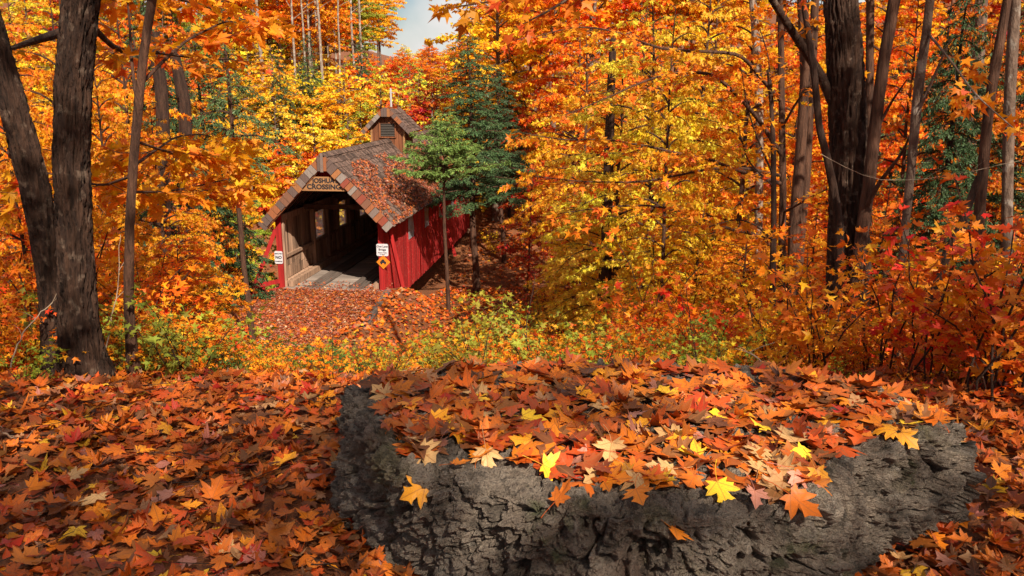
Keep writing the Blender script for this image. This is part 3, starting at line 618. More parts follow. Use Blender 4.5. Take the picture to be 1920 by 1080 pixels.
# belfry
CY, CS, CH = 7.9, .62, .84; cz = PK - .25
def cup_box(G, zt):
    x = -CS
    while x < CS - .01:
        w = min(rng.uniform(.12, .18), CS - x)
        for y0, y1 in ((CY - CS, CY - CS + .03), (CY + CS - .03, CY + CS)): box(G, (XC + x, y0, cz - .45), (XC + x + w - .006, y1, zt))
        if not (-.2 < x + w / 2 < .2):
            for x0, x1 in ((-CS - .002, -CS + .028), (CS - .028, CS + .002)): box(G, (XC + x0, CY + x, cz - .45), (XC + x1, CY + x + w - .006, zt - .001))
        else:
            for x0, x1 in ((-CS - .002, -CS + .028), (CS - .028, CS + .002)): box(G, (XC + x0, CY + x, cz - .45), (XC + x1, CY + x + w - .006, cz + .40)); box(G, (XC + x0, CY + x, zt - .14), (XC + x1, CY + x + w - .006, zt - .001))
        x += w
G = Geo(); zt = cz + CH; cup_box(G, zt); cs = 1.0
prism(G, [(-CS, zt), (CS, zt), (0, zt + CS * cs)], CY - CS + .001, CY - CS + .029, lambda u, v, w: (XC + u, w, v)); cup = G.build('belfry', M['cedar'], br)
G = Geo(); OVC = .34; cl = (CS + OVC) * math.hypot(1, cs); pk2 = zt + CS * cs + .06
def cpt(sd, u, y, up=0): L = math.hypot(1, cs); return (XC + sd * (u / L + up * cs / L), y, pk2 - u * cs / L + up / L)
for sd in (-1, 1):
    G = Geo()
    for rw in range(7):
        u1 = cl + .03 - rw * .155; u0 = max(u1 - .27, 0); y = CY - CS - .24
        while y < CY + CS + .24:
            w = rng.uniform(.12, .22); A = [cpt(sd, u0, y, .02), cpt(sd, u0, y + w - .008, .02), cpt(sd, u1, y + w - .008, .05), cpt(sd, u1, y, .05)]; B = [cpt(sd, u0, y, -.015), cpt(sd, u0, y + w - .008, -.015), cpt(sd, u1, y + w - .008, .015), cpt(sd, u1, y, .015)]
            G.add(A + B, q=[(0, 1, 2, 3), (7, 6, 5, 4), (3, 2, 6, 7), (0, 3, 7, 4), (1, 5, 6, 2), (0, 4, 5, 1)]); y += w
    G.build('belfry_roof', M['shingle'], cup)
G = Geo()
for sd in (-1, 1):
    u = .1
    while u < cl:
        w = min(rng.uniform(.12, .18), cl + .03 - u); A = [cpt(sd, u, CY - CS - .26, .03), cpt(sd, u + w - .01, CY - CS - .26, .03), cpt(sd, u + w - .01, CY - CS - .27, -.13), cpt(sd, u, CY - CS - .27, -.13)]; B = [(p[0], p[1] + .02, p[2]) for p in A]
        G.add(A + B, q=[(0, 3, 2, 1), (4, 5, 6, 7), (0, 1, 5, 4), (1, 2, 6, 5), (2, 3, 7, 6), (3, 0, 4, 7)]); u += w
for k in range(3): box(G, (XC - .17 + k * .115, CY - CS - .30, pk2 - .40), (XC - .17 + k * .115 + .108, CY - CS - .275, pk2 - .06 - .05 * abs(k - 1)))
G.build('belfry_trim', M['rake'], cup)
G = Geo(); v0, v1 = cz + .36, cz + .86
box(G, (XC - .28, CY - CS - .015, v0), (XC + .28, CY - CS - .004, v1))
for z in np.arange(v0 + .04, v1 - .02, .062): beam(G, (XC - .27, CY - CS - .03, z), (XC + .27, CY - CS - .03, z), .045, .02, (0, -.6, 1))
lv = G.build('louvre', M['louvre'], cup)
G = Geo(); t = .05
box(G, (XC - .28 - t, CY - CS - .05, v0 - t), (XC + .28 + t, CY - CS - .005, v0)); box(G, (XC - .28 - t, CY - CS - .05, v1), (XC + .28 + t, CY - CS - .005, v1 + t))
for xx in (-.28 - t, .28): box(G, (XC + xx, CY - CS - .05, v0 + .001), (XC + xx + t, CY - CS - .005, v1 - .001))
G.build('louvre_frame', M['cedar'], cup)
for sx in (-1, 1):
    for sy in (-1, 1): G = Geo(); box(G, (XC + sx * (CS + .02) - .035, CY + sy * (CS + .02) - .035, cz - .4), (XC + sx * (CS + .02) + .035, CY + sy * (CS + .02) + .035, zt - .02)); G.build('corner_trim', M['sign_wood'], cup)
G = Geo(); tube(G, [(XC, CY, pk2 - .05), (XC, CY, pk2 + .30), (XC, CY, pk2 + .66)], (.045, .042, .04), 10); tube(G, [(XC - .05, CY, pk2 + .5), (XC + .17, CY, pk2 + .47)], (.02, .015), 6); G.build('finial_pole', M['pole'], cup, True)
# leaves lying on the roof
n = 15000; u = RLEN * rng.uniform(.10, 1, n) ** .75; y = rng.uniform(-FO, BL, n); sd = np.where(rng.random(n) < .72, 1, -1)
lk = fbm(np.stack([u * .9, y * .5, sd * 9.], -1), 3) + (u / RLEN - .5) * .7; kp = (lk > -.30); u, y, sd = u[kp], y[kp], sd[kp]; n = len(u)
PR = np.array([roofpt(a, b2, c2, .045) for a, b2, c2 in zip(sd, u, y)]); nr = np.stack([sd * SL, 0 * y, 0 * y + 1], -1)
G = Geo(); scatter(G, L_MID, PR, np.stack([rng.normal(size=n), rng.normal(size=n), rng.normal(0, .4, n)], -1), nrm(nr) + rng.normal(0, .28, (n, 3)), rng.uniform(.055, .11, n), .35, .35)
rl = G.build('roof_leaves', M['rooflit']); rl.location = br.location; rl.rotation_euler = br.rotation_euler
tag(rl, 'fallen leaves lying on the shingles of the bridge roof', 'leaf litter', kind='stuff')
# ------------------------------------------------------------------ signs, rail, kerb
def text(body, size, parent, loc, mat, bold=.0, name='lettering', sx=1.):
    cu = bpy.data.curves.new(name, 'FONT'); cu.body = body; cu.size = size; cu.align_x = 'CENTER'; cu.align_y = 'CENTER'; cu.extrude = .004; cu.offset = bold
    o = bpy.data.objects.new('tmp', cu); col.objects.link(o); bpy.context.view_layer.update()
    me = bpy.data.meshes.new_from_object(o.evaluated_get(bpy.context.evaluated_depsgraph_get())); bpy.data.objects.remove(o); me.materials.clear(); me.materials.append(mat)
    o = link(name, me, parent); o.location = loc; o.rotation_euler = (R(90), 0, 0); o.scale = (sx, 1, 1); return o
def bthing(name, l, label, cat):
    c, s = math.cos(BR_YAW), math.sin(BR_YAW)
    return thing(name, (BO[0] + l[0] * c + l[1] * s, BO[1] - l[0] * s + l[1] * c, BO[2] + l[2]), -BR_YAW, label, cat)
sg = bthing('name_sign', (XC, -FO + .02, GB), 'wooden name board with dark capital letters in the bridge gable', 'sign')
G = Geo(); prism(G, [(-.80, 0), (.80, 0), (.42, .42), (-.42, .42)], 0, .035, lambda u, v, w: (u, w, v)); prism(G, [(-.80, -.005), (.80, -.005), (.80, .03), (-.80, .03)], -.012, -.002, lambda u, v, w: (u, w, v)); bd = G.build('board', M['sign_wood'], sg)
text("JOSHUA'S", .19, sg, (.05, -.006, .30), M['black'], .006, sx=.98); text('CROSSING', .20, sg, (0, -.006, .115), M['black'], .006, sx=1.10)
def signboard(nm, l, w, h, label, lines):
    s = bthing(nm, l, label, 'sign'); G = Geo(); c = .03
    prism(G, [(-w / 2 + c, -h / 2), (w / 2 - c, -h / 2), (w / 2, -h / 2 + c), (w / 2, h / 2 - c), (w / 2 - c, h / 2), (-w / 2 + c, h / 2), (-w / 2, h / 2 - c), (-w / 2, -h / 2 + c)], 0, .012, lambda u, v, q: (u, q, v)); G.build('panel', M['white'], s)
    for body, size, z, bl in lines: text(body, size, s, (0, -.003, z), M['black'], bl)
    return s
signboard('warning_sign', (-BW - .01, -.115, .97), .26, .40, 'small white notice reading NO on the left red post', [('ABSOLUTELY', .043, .12, .001), ('NO', .13, .0, .003), ('DUMPING', .050, -.125, .001)])
signboard('notice_sign', (-.03, -.115, 1.28), .37, .38, 'white One Lane Bridge sign on the right corner of the bridge', [('One Lane', .088, .11, .001), ('Bridge', .092, .01, .001), ('Please Yield', .056, -.085, .0), ('to others', .045, -.14, .0)])
s = bthing('caution_sign', (-.01, -.125, .90), 'orange diamond sign with a dark picture under the white sign', 'sign'); G = Geo(); prism(G, [(0, -.22), (.22, 0), (0, .22), (-.22, 0)], 0, .01, lambda u, v, q: (u, q, v)); G.build('panel', M['sign_orange'], s)
G = Geo(); prism(G, [(-.10, -.03), (.09, -.03), (.09, .015), (.045, .03), (.03, .085), (-.045, .085), (-.055, .03), (-.10, .02)], -.004, -.001, lambda u, v, q: (u, q, v))
for xx in (-.06, .055): prism(G, [(xx + .028 * math.cos(a), -.045 + .028 * math.sin(a)) for a in np.linspace(0, 6.28, 12, False)], -.004, -.001, lambda u, v, q: (u, q, v))
G.build('pictogram', M['black'], s)
rl = bthing('guard_rail', (-BW, 0, 0), 'low red wooden guard rail left of the bridge mouth', 'railing')
G = Geo(); beam(G, (-.02, -.15, .22), (-1.3, -1.6, .12), .05, .13); G.build('rail', M['post_red'], rl); G = Geo(); beam(G, (.02, -.15, -.03), (-1.3, -1.6, -.20), .05, .14); G.build('rail', M['post_red'], rl)
for a, b2 in ((-.42, -.55), (-1.2, -1.45)): G = Geo(); box(G, (a - .05, b2 - .0, -1.1), (a + .05, b2 + .1, .48)); G.build('post', M['post_red'], rl)
G = Geo(); beam(G, (.12, -.15, -.05), (.30, -2.0, -.07), .20, .18); beam(G, (.32, -2.03, -.06), (.52, -4.2, -.10), .19, .18); kb = G.build('path_edging', M['runner']); kb.location = br.location; kb.rotation_euler = br.rotation_euler
tag(kb, 'weathered timber edging along the right side of the path', 'edging')
G = Geo()
for yq in (.25, 1.0): beam(G, (.2, yq, -.5), (.2, yq, -1.6), .16, .16, (0, 1, 0)); beam(G, (-BW - .2, yq, -.5), (-BW - .2, yq, -1.6), .16, .16, (0, 1, 0))
beam(G, (-BW - .3, .5, -.62), (.3, .5, -.62), .25, .2); beam(G, (-BW - .3, BL - .6, -.62), (.3, BL - .6, -.62), .25, .2)
G.build('abutment', M['old_wood'], br)
# ------------------------------------------------------------------ trees
_O1 = 'first second third fourth fifth sixth seventh eighth ninth tenth eleventh twelfth thirteenth fourteenth fifteenth sixteenth seventeenth eighteenth nineteenth'.split()
_OT = {2: ('twentieth', 'twenty'), 3: ('thirtieth', 'thirty'), 4: ('fortieth', 'forty'), 5: ('fiftieth', 'fifty'), 6: ('sixtieth', 'sixty')}
ORD = [(_O1[k - 1] if k < 20 else (_OT[k // 10][0] if k % 10 == 0 else f'{_OT[k // 10][1]}-{_O1[k % 10 - 1]}')) for k in range(1, 70)]
REG = []
def reg(o, noun, place): REG.append((o, noun, place)); return o
def label_all():
    fam = {}
    for o, n, p in REG: fam.setdefault((n, p), []).append(o)
    for (n, p), L in fam.items():
        L.sort(key=lambda o: float(proj(np.array(o.location))[0]))
        for i, o in enumerate(L):
            if len(L) == 1: o['label'] = f'{n} {p}'
            elif i == 0: o['label'] = f'leftmost {n} {p}'
            elif i == len(L) - 1: o['label'] = f'rightmost {n} {p}'
            else: o['label'] = f'{ORD[i]} {n} from the left {p}'
def grow(boughs, G, rng_t=(.2, 1), tw=5., tl=.42, tmax=1.1, ld=26, lsize=.10, droop=.45, tilt=.45, sub=2, wood=.006, flat=.12):
    """twigs and leaf positions along bough polylines; adds the wood to G and returns leaf arrays"""
    A, B = [], []
    for P in boughs:
        P = np.asarray(P, float); seg = np.linalg.norm(np.diff(P, axis=0), axis=1); s = np.concatenate([[0], np.cumsum(seg)]); L = s[-1]
        nt = max(2, int(L * tw)); t = rng_t[0] + (rng_t[1] - rng_t[0]) * (np.arange(nt) + rng.uniform(0, .8, nt)) / nt; t = np.clip(t, 0, .995)
        b = np.stack([np.interp(t * L, s, P[:, k]) for k in range(3)], 1); b2 = np.stack([np.interp(np.minimum(t * L + .05, L), s, P[:, k]) for k in range(3)], 1)
        T = nrm(b2 - b + 1e-6); S = nrm(np.cross(T, np.array((0, 0, 1.))) + 1e-6) * np.where(np.arange(nt) % 2, 1, -1)[:, None]
        d = nrm(T * rng.uniform(.5, 1., (nt, 1)) + S * rng.uniform(.6, 1.1, (nt, 1)) + np.array((0, 0, 1.)) * rng.normal(0.02, flat, (nt, 1)))
        l = np.minimum(tl * L, tmax) * (1 - .55 * t) * rng.uniform(.55, 1.2, nt)
        A.append(b); B.append(b + d * l[:, None] + np.array((0, 0, -.14)) * l[:, None])
        A.append(P[-1:]); B.append(P[-1:] + nrm(P[-1:] - P[-2:-1]) * .15)
    A = np.concatenate(A); B = np.concatenate(B); A0, B0 = A, B
    for k in range(sub):
        n = len(A0); f = rng.uniform(.3, .85, (n, 1)); b = A0 + (B0 - A0) * f; l = np.linalg.norm(B0 - A0, axis=1, keepdims=True)
        d = nrm(nrm(B0 - A0) + rng.normal(0, .55, (n, 3)) * np.array((1, 1, .4))); A = np.concatenate([A, b]); B = np.concatenate([B, b + d * l * rng.uniform(.35, .6, (n, 1))])
    l = np.linalg.norm(B - A, axis=1)
    if G is not None: sticks(G, A, B, wood * np.clip(l, .3, 1), wood * .35 * np.clip(l, .3, 1))
    m = np.maximum(1, (l * ld).astype(int)); i = np.repeat(np.arange(len(A)), m); n = len(i)
    f = rng.uniform(.12, 1.03, (n, 1)); d = nrm(B - A)[i]; side = nrm(np.cross(d, np.array((0, 0, 1.))) + 1e-6) * rng.choice([-1, 1], (n, 1))
    D = nrm(d * .6 + side * rng.uniform(.2, 1.1, (n, 1)) + rng.normal(0, .25, (n, 3)) + np.array((0, 0, -1.)) * rng.uniform(.1, 2 * droop, (n, 1)))
    Nn = nrm(np.array((0, 0, 1.)) + rng.normal(0, tilt, (n, 3)))
    P = A[i] + (B - A)[i] * f + D * lsize * .55 + rng.normal(0, .02, (n, 3))
    return P, D, Nn, lsize * rng.uniform(.65, 1.25, n)
def auto_boughs(h, h0, h1, rmax, nb, rise=.35, droop=.45, prof=.3, lean=0, top=True):
    out = []
    for k in range(nb):
        t = (k + rng.uniform(.2, .8)) / nb; z = h * (h0 + (h1 - h0) * t); az = k * 2.4 + rng.uniform(-.5, .5)
        L = rmax * max(.18, 1 - ((t - prof) / (1.02 - prof)) ** 2 if t > prof else .72 + .28 * t / prof) * rng.uniform(.7, 1.12)
        s = np.linspace(0, 1, 7); u = np.array((math.cos(az), math.sin(az), 0)); v = np.array((-u[1], u[0], 0)); w = rng.normal(0, .10, 2)
        P = np.array((lean * z, 0, z)) + (u * s[:, None] + v * (w[0] * np.sin(s * 3) + w[1] * s * s)[:, None]) * L
        P[:, 2] += L * ((rise + .35 * t) * s - droop * s * s) ; out.append(P)
    return out
def trunk_geo(P, rad, sides=10, n=40, amp=0., freq=(6, 6, 2), ridge=False):
    """one trunk or limb surface with bark relief; P polyline bottom to top"""
    Q = resample(np.column_stack([np.asarray(P, float), np.asarray(rad, float)]), n); G = Geo(); tube(G, Q[:, :3], Q[:, 3], sides)
    if amp:
        V = G.v[0]; C = np.repeat(Q[:, :3], sides, 0); d = V - C; r = np.linalg.norm(d, axis=1, keepdims=True)
        q = np.concatenate([(d / r)[:, :2] * freq[0] * .35, C[:, 2:] * freq[2]], 1)
        w = fbm(q * np.array((.5, .5, .7)) + 40, 2)[:, None] * .5; x = fbm(q * np.array((1, 1, 1.)) + w, 3)
        x = (1 - np.abs(x) * 2.2) if ridge else x
        G.v[0] = C + d * (1 + (amp * x)[:, None] / r)
    return G
def put_leaves(tpl, arr, name, mat, parent, uv=False, color=None, curl=.25, fold=.3):
    G = Geo(); scatter(G, tpl, *arr, curl, fold, uv=uv); o = G.build(name, mat, parent)
    if color: o.color = (*color, 1)
    return o
def proto_tree(name, cat, h, r0, boughs, leafmat, tpl, barkm, seed_lean=0., **kw):
    root = thing(name, cat=cat); z = np.linspace(-.3, h * .97, 9); wob = np.cumsum(rng.normal(0, h * .006, (9, 2)), 0); wob[:2] = 0
    P = np.column_stack([seed_lean * z + wob[:, 0], wob[:, 1], z]); G = trunk_geo(P, r0 * np.array([1.35, 1.1, 1, .9, .8, .66, .5, .33, .12]), 9, 26, r0 * .08, (3, 3, 1.5))
    for b in boughs:
        b[:, 0] += np.interp(b[0, 2], z, P[:, 0]); b[:, 1] += np.interp(b[0, 2], z, P[:, 1])
        L = np.linalg.norm(b[-1] - b[0]); tube(G, b, np.linspace(min(r0 * .38, .012 + .012 * L), .005, len(b)), 5)
    arr = grow(boughs, G, **kw); t = G.build('trunk', barkm, root, True); c = put_leaves(tpl, arr, 'crown', leafmat, root)
    return kids(root, t, c)
def place(proto, x, y, s, rz, color, z=None, sxy=None, used=set()):
    if proto.name not in used: used.add(proto.name); o = proto
    else: o = copy_tree(proto)
    zz = hz(x, y) if z is None else z
    o.location = (x, y, zz); o.rotation_euler = (rng.normal(0, .02), rng.normal(0, .02), rz); o.scale = (sxy or s, sxy or s, s)
    for ch in o.children:
        if ch.name.startswith(('crown', 'foliage')): ch.color = (*color, 1)
    return o
def vary(c, h=.1):
    c = np.array(c); k = rng.uniform(1 - h, 1 + h, 3) * rng.uniform(.9, 1.08); return tuple(np.clip(c * k, 0, .92))
# prototypes
FARLOW = [proto_tree('maple_tree', 'tree', 7, .09, auto_boughs(7, .10, .97, 2.5, 44, .25, .45), M['leaf_far'], L_FAR, M['bark_grey'], tw=4.4, ld=19, lsize=.17, droop=.35, tmax=.95, sub=2, flat=.08) for _ in range(3)]
FARTALL = [proto_tree('maple_tree', 'tree', 14, .15, auto_boughs(14, .42, .98, 3.3, 46, .55, .5), M['leaf_far'], L_FAR, M['bark_grey'], tw=4, ld=17, lsize=.20, droop=.4, tmax=1.2, sub=2) for _ in range(3)]
MIDM = [proto_tree('maple_tree', 'tree', 8.6, .085, auto_boughs(8.6, .12, .97, 2.7, 40, .35, .5), M['leaf'], L_MID, M['bark_brown'], tw=4.8, ld=30, lsize=.11, droop=.4, tmax=1.0, sub=2, flat=.08) for _ in range(3)]
def hemlock(h, r0, nb, h0, rmax, droop=.55, irr=.2, tpl=L_NEED, ls=.13, ld=62, barkm='bark_dark', tilt=.6, rise=.25):
    bs = []
    for k in range(nb):
        t = (k + .5) / nb; az = k * 2.4 + rng.uniform(-.4, .4); L = rmax * (1 - t) ** .8 * rng.uniform(1 - irr, 1 + irr * .8) + .12; z = h * (h0 + (1 - h0) * t)
        s = np.linspace(0, 1, 6); u = np.array((math.cos(az), math.sin(az), 0)); P = np.array((0, 0, z)) + u * (s * L)[:, None]; P[:, 2] += L * (rise * s - droop * s * s); bs.append(P)
    return proto_tree('hemlock_tree', 'tree', h, r0, bs, M['needle'], tpl, M[barkm], tw=6, ld=ld, lsize=ls, droop=.3, tilt=tilt, tmax=.7, tl=.45, sub=2, flat=.16, rng_t=(.12, 1))
HEM = [hemlock(11, .13, 70, .22, 2.1), hemlock(9, .10, 60, .12, 1.7), hemlock(9, .085, 46, .66, 1.9, .18, .5, barkm='bark_brown', ld=80, rise=.5), hemlock(11, .11, 76, .36, 2.0, .30, .55, barkm='bark_brown'), hemlock(11, .10, 32, .50, 1.7, .5, .6, barkm='bark_brown', ld=36)]
def shrub(h, ns, spread, tpl, ls, ld, uv=False, leafm='leaf', tilt=.5, name='shrub'):
    root = thing(name, cat='shrub'); G = Geo(); bs = []
    for k in range(ns):
        az = rng.uniform(0, 6.28); s = np.linspace(0, 1, 6); rr = spread * rng.uniform(.2, 1); hh = h * rng.uniform(.55, 1.05); b0 = rng.normal(0, .06, 2)
        P = np.column_stack([b0[0] + math.cos(az) * rr * s ** 1.6, b0[1] + math.sin(az) * rr * s ** 1.6, -.1 + (hh + .1) * s - .12 * hh * s ** 3]); P[1:-1] += rng.normal(0, .015 * h, (4, 3))
        tube(G, P, np.linspace(.007, .003, 6) * (.6 + .5 * h), 4); bs.append(P)
    arr = grow(bs, G, (.25, 1), tw=6.5, tl=.38, tmax=.5, ld=ld, lsize=ls, droop=.4, tilt=tilt, sub=1, wood=.005, flat=.3)
    t = G.build('stems', M['twig'], root, True); c = put_leaves(tpl, arr, 'foliage', M[leafm], root); return kids(root, t, c)
SH = [shrub(h, ns, sp, L_MID, ls, ld) for h, ns, sp, ls, ld in ((1.0, 6, .5, .085, 20), (1.3, 7, .6, .095, 17), (.8, 7, .5, .075, 24), (1.6, 5, .6, .10, 15), (1.1, 9, .7, .06, 30), (2.2, 7, .8, .09, 17))]
SHN = [shrub(h, ns, sp, L_DET, ls, ld, name='sapling') for h, ns, sp, ls, ld in ((1.3, 6, .6, .078, 18), (1.7, 5, .7, .08, 17), (.9, 6, .5, .07, 20))]

# trees whose trunks can be told apart in the photo
def px_trunk(pts, d, dd=0.):
    P, r = [], []
    for k, (px, py, hw) in enumerate(pts): P.append(at(px, py, d + dd * k / (len(pts) - 1))); r.append(hw * pxscale(d) * .92 / math.hypot(1, (px - 960) / FOC))
    P, r = P[::-1], r[::-1]; g = hz(P[0][0], P[0][1])
    if P[0][2] > g + .02: P.insert(0, np.array((P[0][0], P[0][1], g))); r.insert(0, r[0] * 1.1)
    P.insert(0, P[0] - np.array((0, 0, .35))); r.insert(0, r[0] * 1.35); return np.array(P), np.array(r)
def hero_tree(name, label, pts, d, barkm, boughs_px=(), color=ORANGE, dd=0., sides=20, n=80, amp=.006, freq=(14, 14, 3), ridge=False, extra=(), leaf_kw={}, tpl=L_MID, cat='tree', bare=(), up=0, crown_r=2.5, leafm='leaf', up_n=16):
    root = thing(name, label=label, cat=cat); P, r = px_trunk(pts, d, dd)
    if up:                       # the part of the tree above the top of the frame
        t = P[-1] - P[-2]; t = t / np.linalg.norm(t); t = t * .5 + np.array((0, 0, .6))
        P = np.vstack([P, P[-1] + t * up * .5, P[-1] + t * up]); r = np.concatenate([r, [r[-1] * .65, r[-1] * .15]])
    root.location = tuple(P[1]); off = P[1].copy()
    G = trunk_geo(P - off, r, sides, n, amp, freq, ridge); bs = []
    for bp in boughs_px:
        r0, pp = bp[0], bp[1:]; Q = np.array([at(a, b, c) for a, b, c in pp]) - off; Q = resample(Q, max(8, 4 * len(pp))); tube(G, Q, np.linspace(r0, .005, len(Q)), 7); bs.append(Q)
    nb = len(bs)
    for bp in bare:
        r0, pp = bp[0], bp[1:]; Q = resample(np.array([at(a, b, c) for a, b, c in pp]) - off, 4 * len(pp)); tube(G, Q, np.linspace(r0, r0 * .3, len(Q)), 7)
    if up:
        zt = P[-1] - off; h = zt[2]; b0 = P[-3] - off
        for b in auto_boughs(1., 0, 1, crown_r, up_n, .35, .4):
            f = b[0, 2]; b[:, 2] -= f; c = b0 + (zt - b0) * f; b += c; bs.append(b); tube(G, b, np.linspace(.03, .006, len(b)), 5)
    for b in extra: bs.append(b - off); tube(G, b - off, np.linspace(.02, .005, len(b)), 5)
    kw = dict(tw=5, ld=16, lsize=.11, droop=.4, tmax=.9, sub=2, flat=.10); kw.update(leaf_kw)
    if bs: arr = grow(bs, G, **kw)
    t = G.build('trunk', M[barkm], root, True)
    if bs: put_leaves(tpl, arr, 'crown', M[leafm], root, color=color)
    return root
hero_tree('maple_tree', 'thick dark furrowed trunk standing at the left of the clearing', [(160, -60, 27), (152, 0, 28), (138, 150, 29), (134, 300, 30), (140, 450, 29), (147, 600, 34), (152, 660, 43), (153, 690, 60)], 5.15, 'bark_furrow',
          [(.03, (120, 60, 5.2), (60, 78, 5.6), (10, 95, 6.2), (-60, 60, 6.6)), (.02, (165, 40, 5.2), (215, 95, 5.6), (270, 95, 6.2), (360, 108, 7.0), (440, 112, 7.6))], (.62, .15, .012), sides=110, n=420, amp=.028, freq=(28, 28, 4.2), ridge=True, up=6, up_n=8, crown_r=2.8, leaf_kw=dict(ld=9, tw=3.5))
hero_tree('maple_tree', 'leaning dark trunk left of the thick furrowed trunk', [(-50, -60, 22), (0, 115, 23), (30, 215, 24), (68, 360, 26), (84, 440, 25), (95, 520, 24), (104, 600, 26), (112, 668, 34)], 5.5, 'bark_furrow', sides=80, n=300, amp=.022, freq=(26, 26, 4.2), ridge=True)
hero_tree('maple_tree', 'slim smooth trunk between the thick left trunk and the bridge', [(296, -50, 9), (285, 0, 9), (268, 110, 9), (252, 280, 9.5), (243, 420, 10), (241, 560, 11), (247, 660, 13), (250, 692, 17)], 5.35, 'bark_brown',
          [(.012, (262, 160, 5.35), (300, 120, 5.6), (350, 75, 6.1), (420, 40, 6.6), (470, 35, 7)), (.012, (258, 200, 5.35), (247, 120, 5.5), (243, 40, 5.7), (235, -40, 5.9)), (.012, (290, -20, 5.3), (340, 0, 6), (400, 15, 6.6), (440, 55, 7)),
           (.010, (254, 265, 5.35), (330, 290, 6.6), (400, 310, 7.6), (455, 335, 8.2)), (.010, (252, 310, 5.35), (330, 255, 6.8), (390, 250, 7.6), (430, 275, 8.0)), (.010, (246, 360, 5.35), (310, 360, 6.6), (390, 345, 7.6), (450, 330, 8)), (.010, (248, 330, 5.35), (190, 350, 6.3), (120, 330, 7.2), (60, 320, 7.8))],
          (.78, .25, .012), sides=24, n=120, amp=.003, freq=(10, 10, 6), leaf_kw=dict(ld=17, tw=6, tmax=.8, lsize=.10, tl=.35), tpl=L_DET)
hero_tree('maple_tree', 'biggest brown maple trunk in the right half of the picture', [(1573, -60, 26), (1576, 0, 28), (1584, 100, 31), (1589, 220, 33), (1591, 300, 33), (1591, 400, 36), (1591, 480, 39), (1589, 560, 42), (1586, 660, 52)], 9.0, 'bark_furrow',
          [(.055, (1560, 190, 9), (1545, 150, 9), (1508, 92, 8.8), (1470, 35, 8.6), (1430, -30, 8.4), (1330, -90, 7.8), (1220, -70, 7.2)), (.04, (1575, -60, 9), (1450, -150, 8), (1250, -120, 7), (1080, -50, 6.5), (985, -5, 6.4), (905, 5, 6.4), (860, 12, 6.4)), (.03, (1250, -120, 7), (1140, -60, 6.7), (1050, 10, 6.5), (990, 40, 6.5))],
          (.66, .15, .012), sides=90, n=380, amp=.032, freq=(28, 28, 2.4), ridge=True, up=7, crown_r=3.5, leaf_kw=dict(ld=12, tw=4), up_n=6)
hero_tree('maple_tree', 'dark trunk leaning right, rising from beside the biggest maple trunk', [(1690, -60, 12), (1677, 0, 12), (1656, 120, 12), (1642, 230, 12), (1630, 340, 13), (1617, 430, 14), (1607, 520, 14), (1602, 640, 16)], 8.7, 'bark_brown',
          bare=[(.03, (1618, 400, 8.7), (1650, 340, 8.5), (1690, 290, 8.3), (1708, 250, 8.1)), (.02, (1640, 250, 8.7), (1672, 190, 8.6), (1700, 150, 8.4))], amp=.004)
hero_tree('maple_tree', 'thin crooked stem hugging the left side of the biggest maple', [(1500, -40, 6), (1512, 40, 6), (1528, 150, 7), (1536, 240, 7), (1552, 300, 8), (1562, 350, 9), (1575, 430, 9), (1570, 640, 10)], 8.5, 'bark_dark', amp=.003)
hero_tree('maple_tree', 'straight grey trunk seen right behind the biggest maple', [(1632, -40, 8), (1631, 100, 8), (1630, 250, 9), (1627, 400, 9), (1624, 600, 10)], 14, 'bark_brown', up=5, amp=.004, color=AMBER)
hero_tree('maple_tree', 'pale mottled slim trunk a little right of the biggest maple', [(1748, -40, 9), (1737, 60, 9), (1724, 150, 10), (1717, 220, 10), (1708, 320, 9), (1700, 400, 9), (1690, 500, 8), (1680, 640, 9)], 8, 'bark_grey',
          [(.012, (1738, 60, 8), (1780, 110, 7.6), (1830, 180, 7.4), (1900, 240, 7.2))], bare=[(.02, (1716, 220, 8), (1742, 165, 7.9), (1770, 100, 7.8), (1782, 75, 7.8))], color=ORANGE, amp=.003)
hero_tree('maple_tree', 'thin straight brown trunk with dark arching boughs reaching left over the yellow leaves', [(1462, -40, 5.5), (1464, 60, 6), (1466, 200, 6.5), (1468, 350, 7), (1466, 480, 8), (1464, 620, 9)], 12, 'bark_brown',
          [(.035, (1466, 290, 12), (1420, 220, 11.7), (1380, 175, 11.4), (1335, 137, 11), (1260, 135, 10.6), (1200, 155, 10.3), (1135, 185, 10), (1060, 215, 9.8)), (.03, (1466, 345, 12), (1420, 330, 11.6), (1370, 315, 11.2), (1320, 295, 10.8), (1270, 288, 10.5), (1220, 275, 10.2), (1130, 260, 9.8), (1060, 264, 9.5), (985, 250, 9.4)),
           (.025, (1467, 330, 12), (1400, 315, 11.8), (1330, 316, 11.5), (1265, 330, 11.2), (1200, 342, 10.9), (1090, 341, 10.6), (1000, 330, 10.4)), (.03, (1466, 450, 12), (1420, 440, 11.6), (1350, 425, 11.2), (1290, 402, 10.8), (1230, 385, 10.5), (1150, 386, 10.2), (1050, 400, 10)), (.03, (1465, 190, 12), (1430, 150, 11.8), (1390, 100, 11.4), (1240, 93, 11), (1150, 57, 10.7), (1080, 48, 10.4), (1000, 70, 10.2)),
           (.02, (1466, 240, 12), (1500, 180, 11.6), (1540, 150, 11.2), (1600, 140, 10.8)), (.02, (1466, 400, 12), (1520, 370, 11.5), (1560, 350, 11), (1620, 345, 10.6))],
          (.80, .24, .012), sides=16, amp=.003, up=2, up_n=5, crown_r=1.8, leaf_kw=dict(ld=15, tw=5.5, tl=.30, tmax=1.0, flat=.16, lsize=.092))
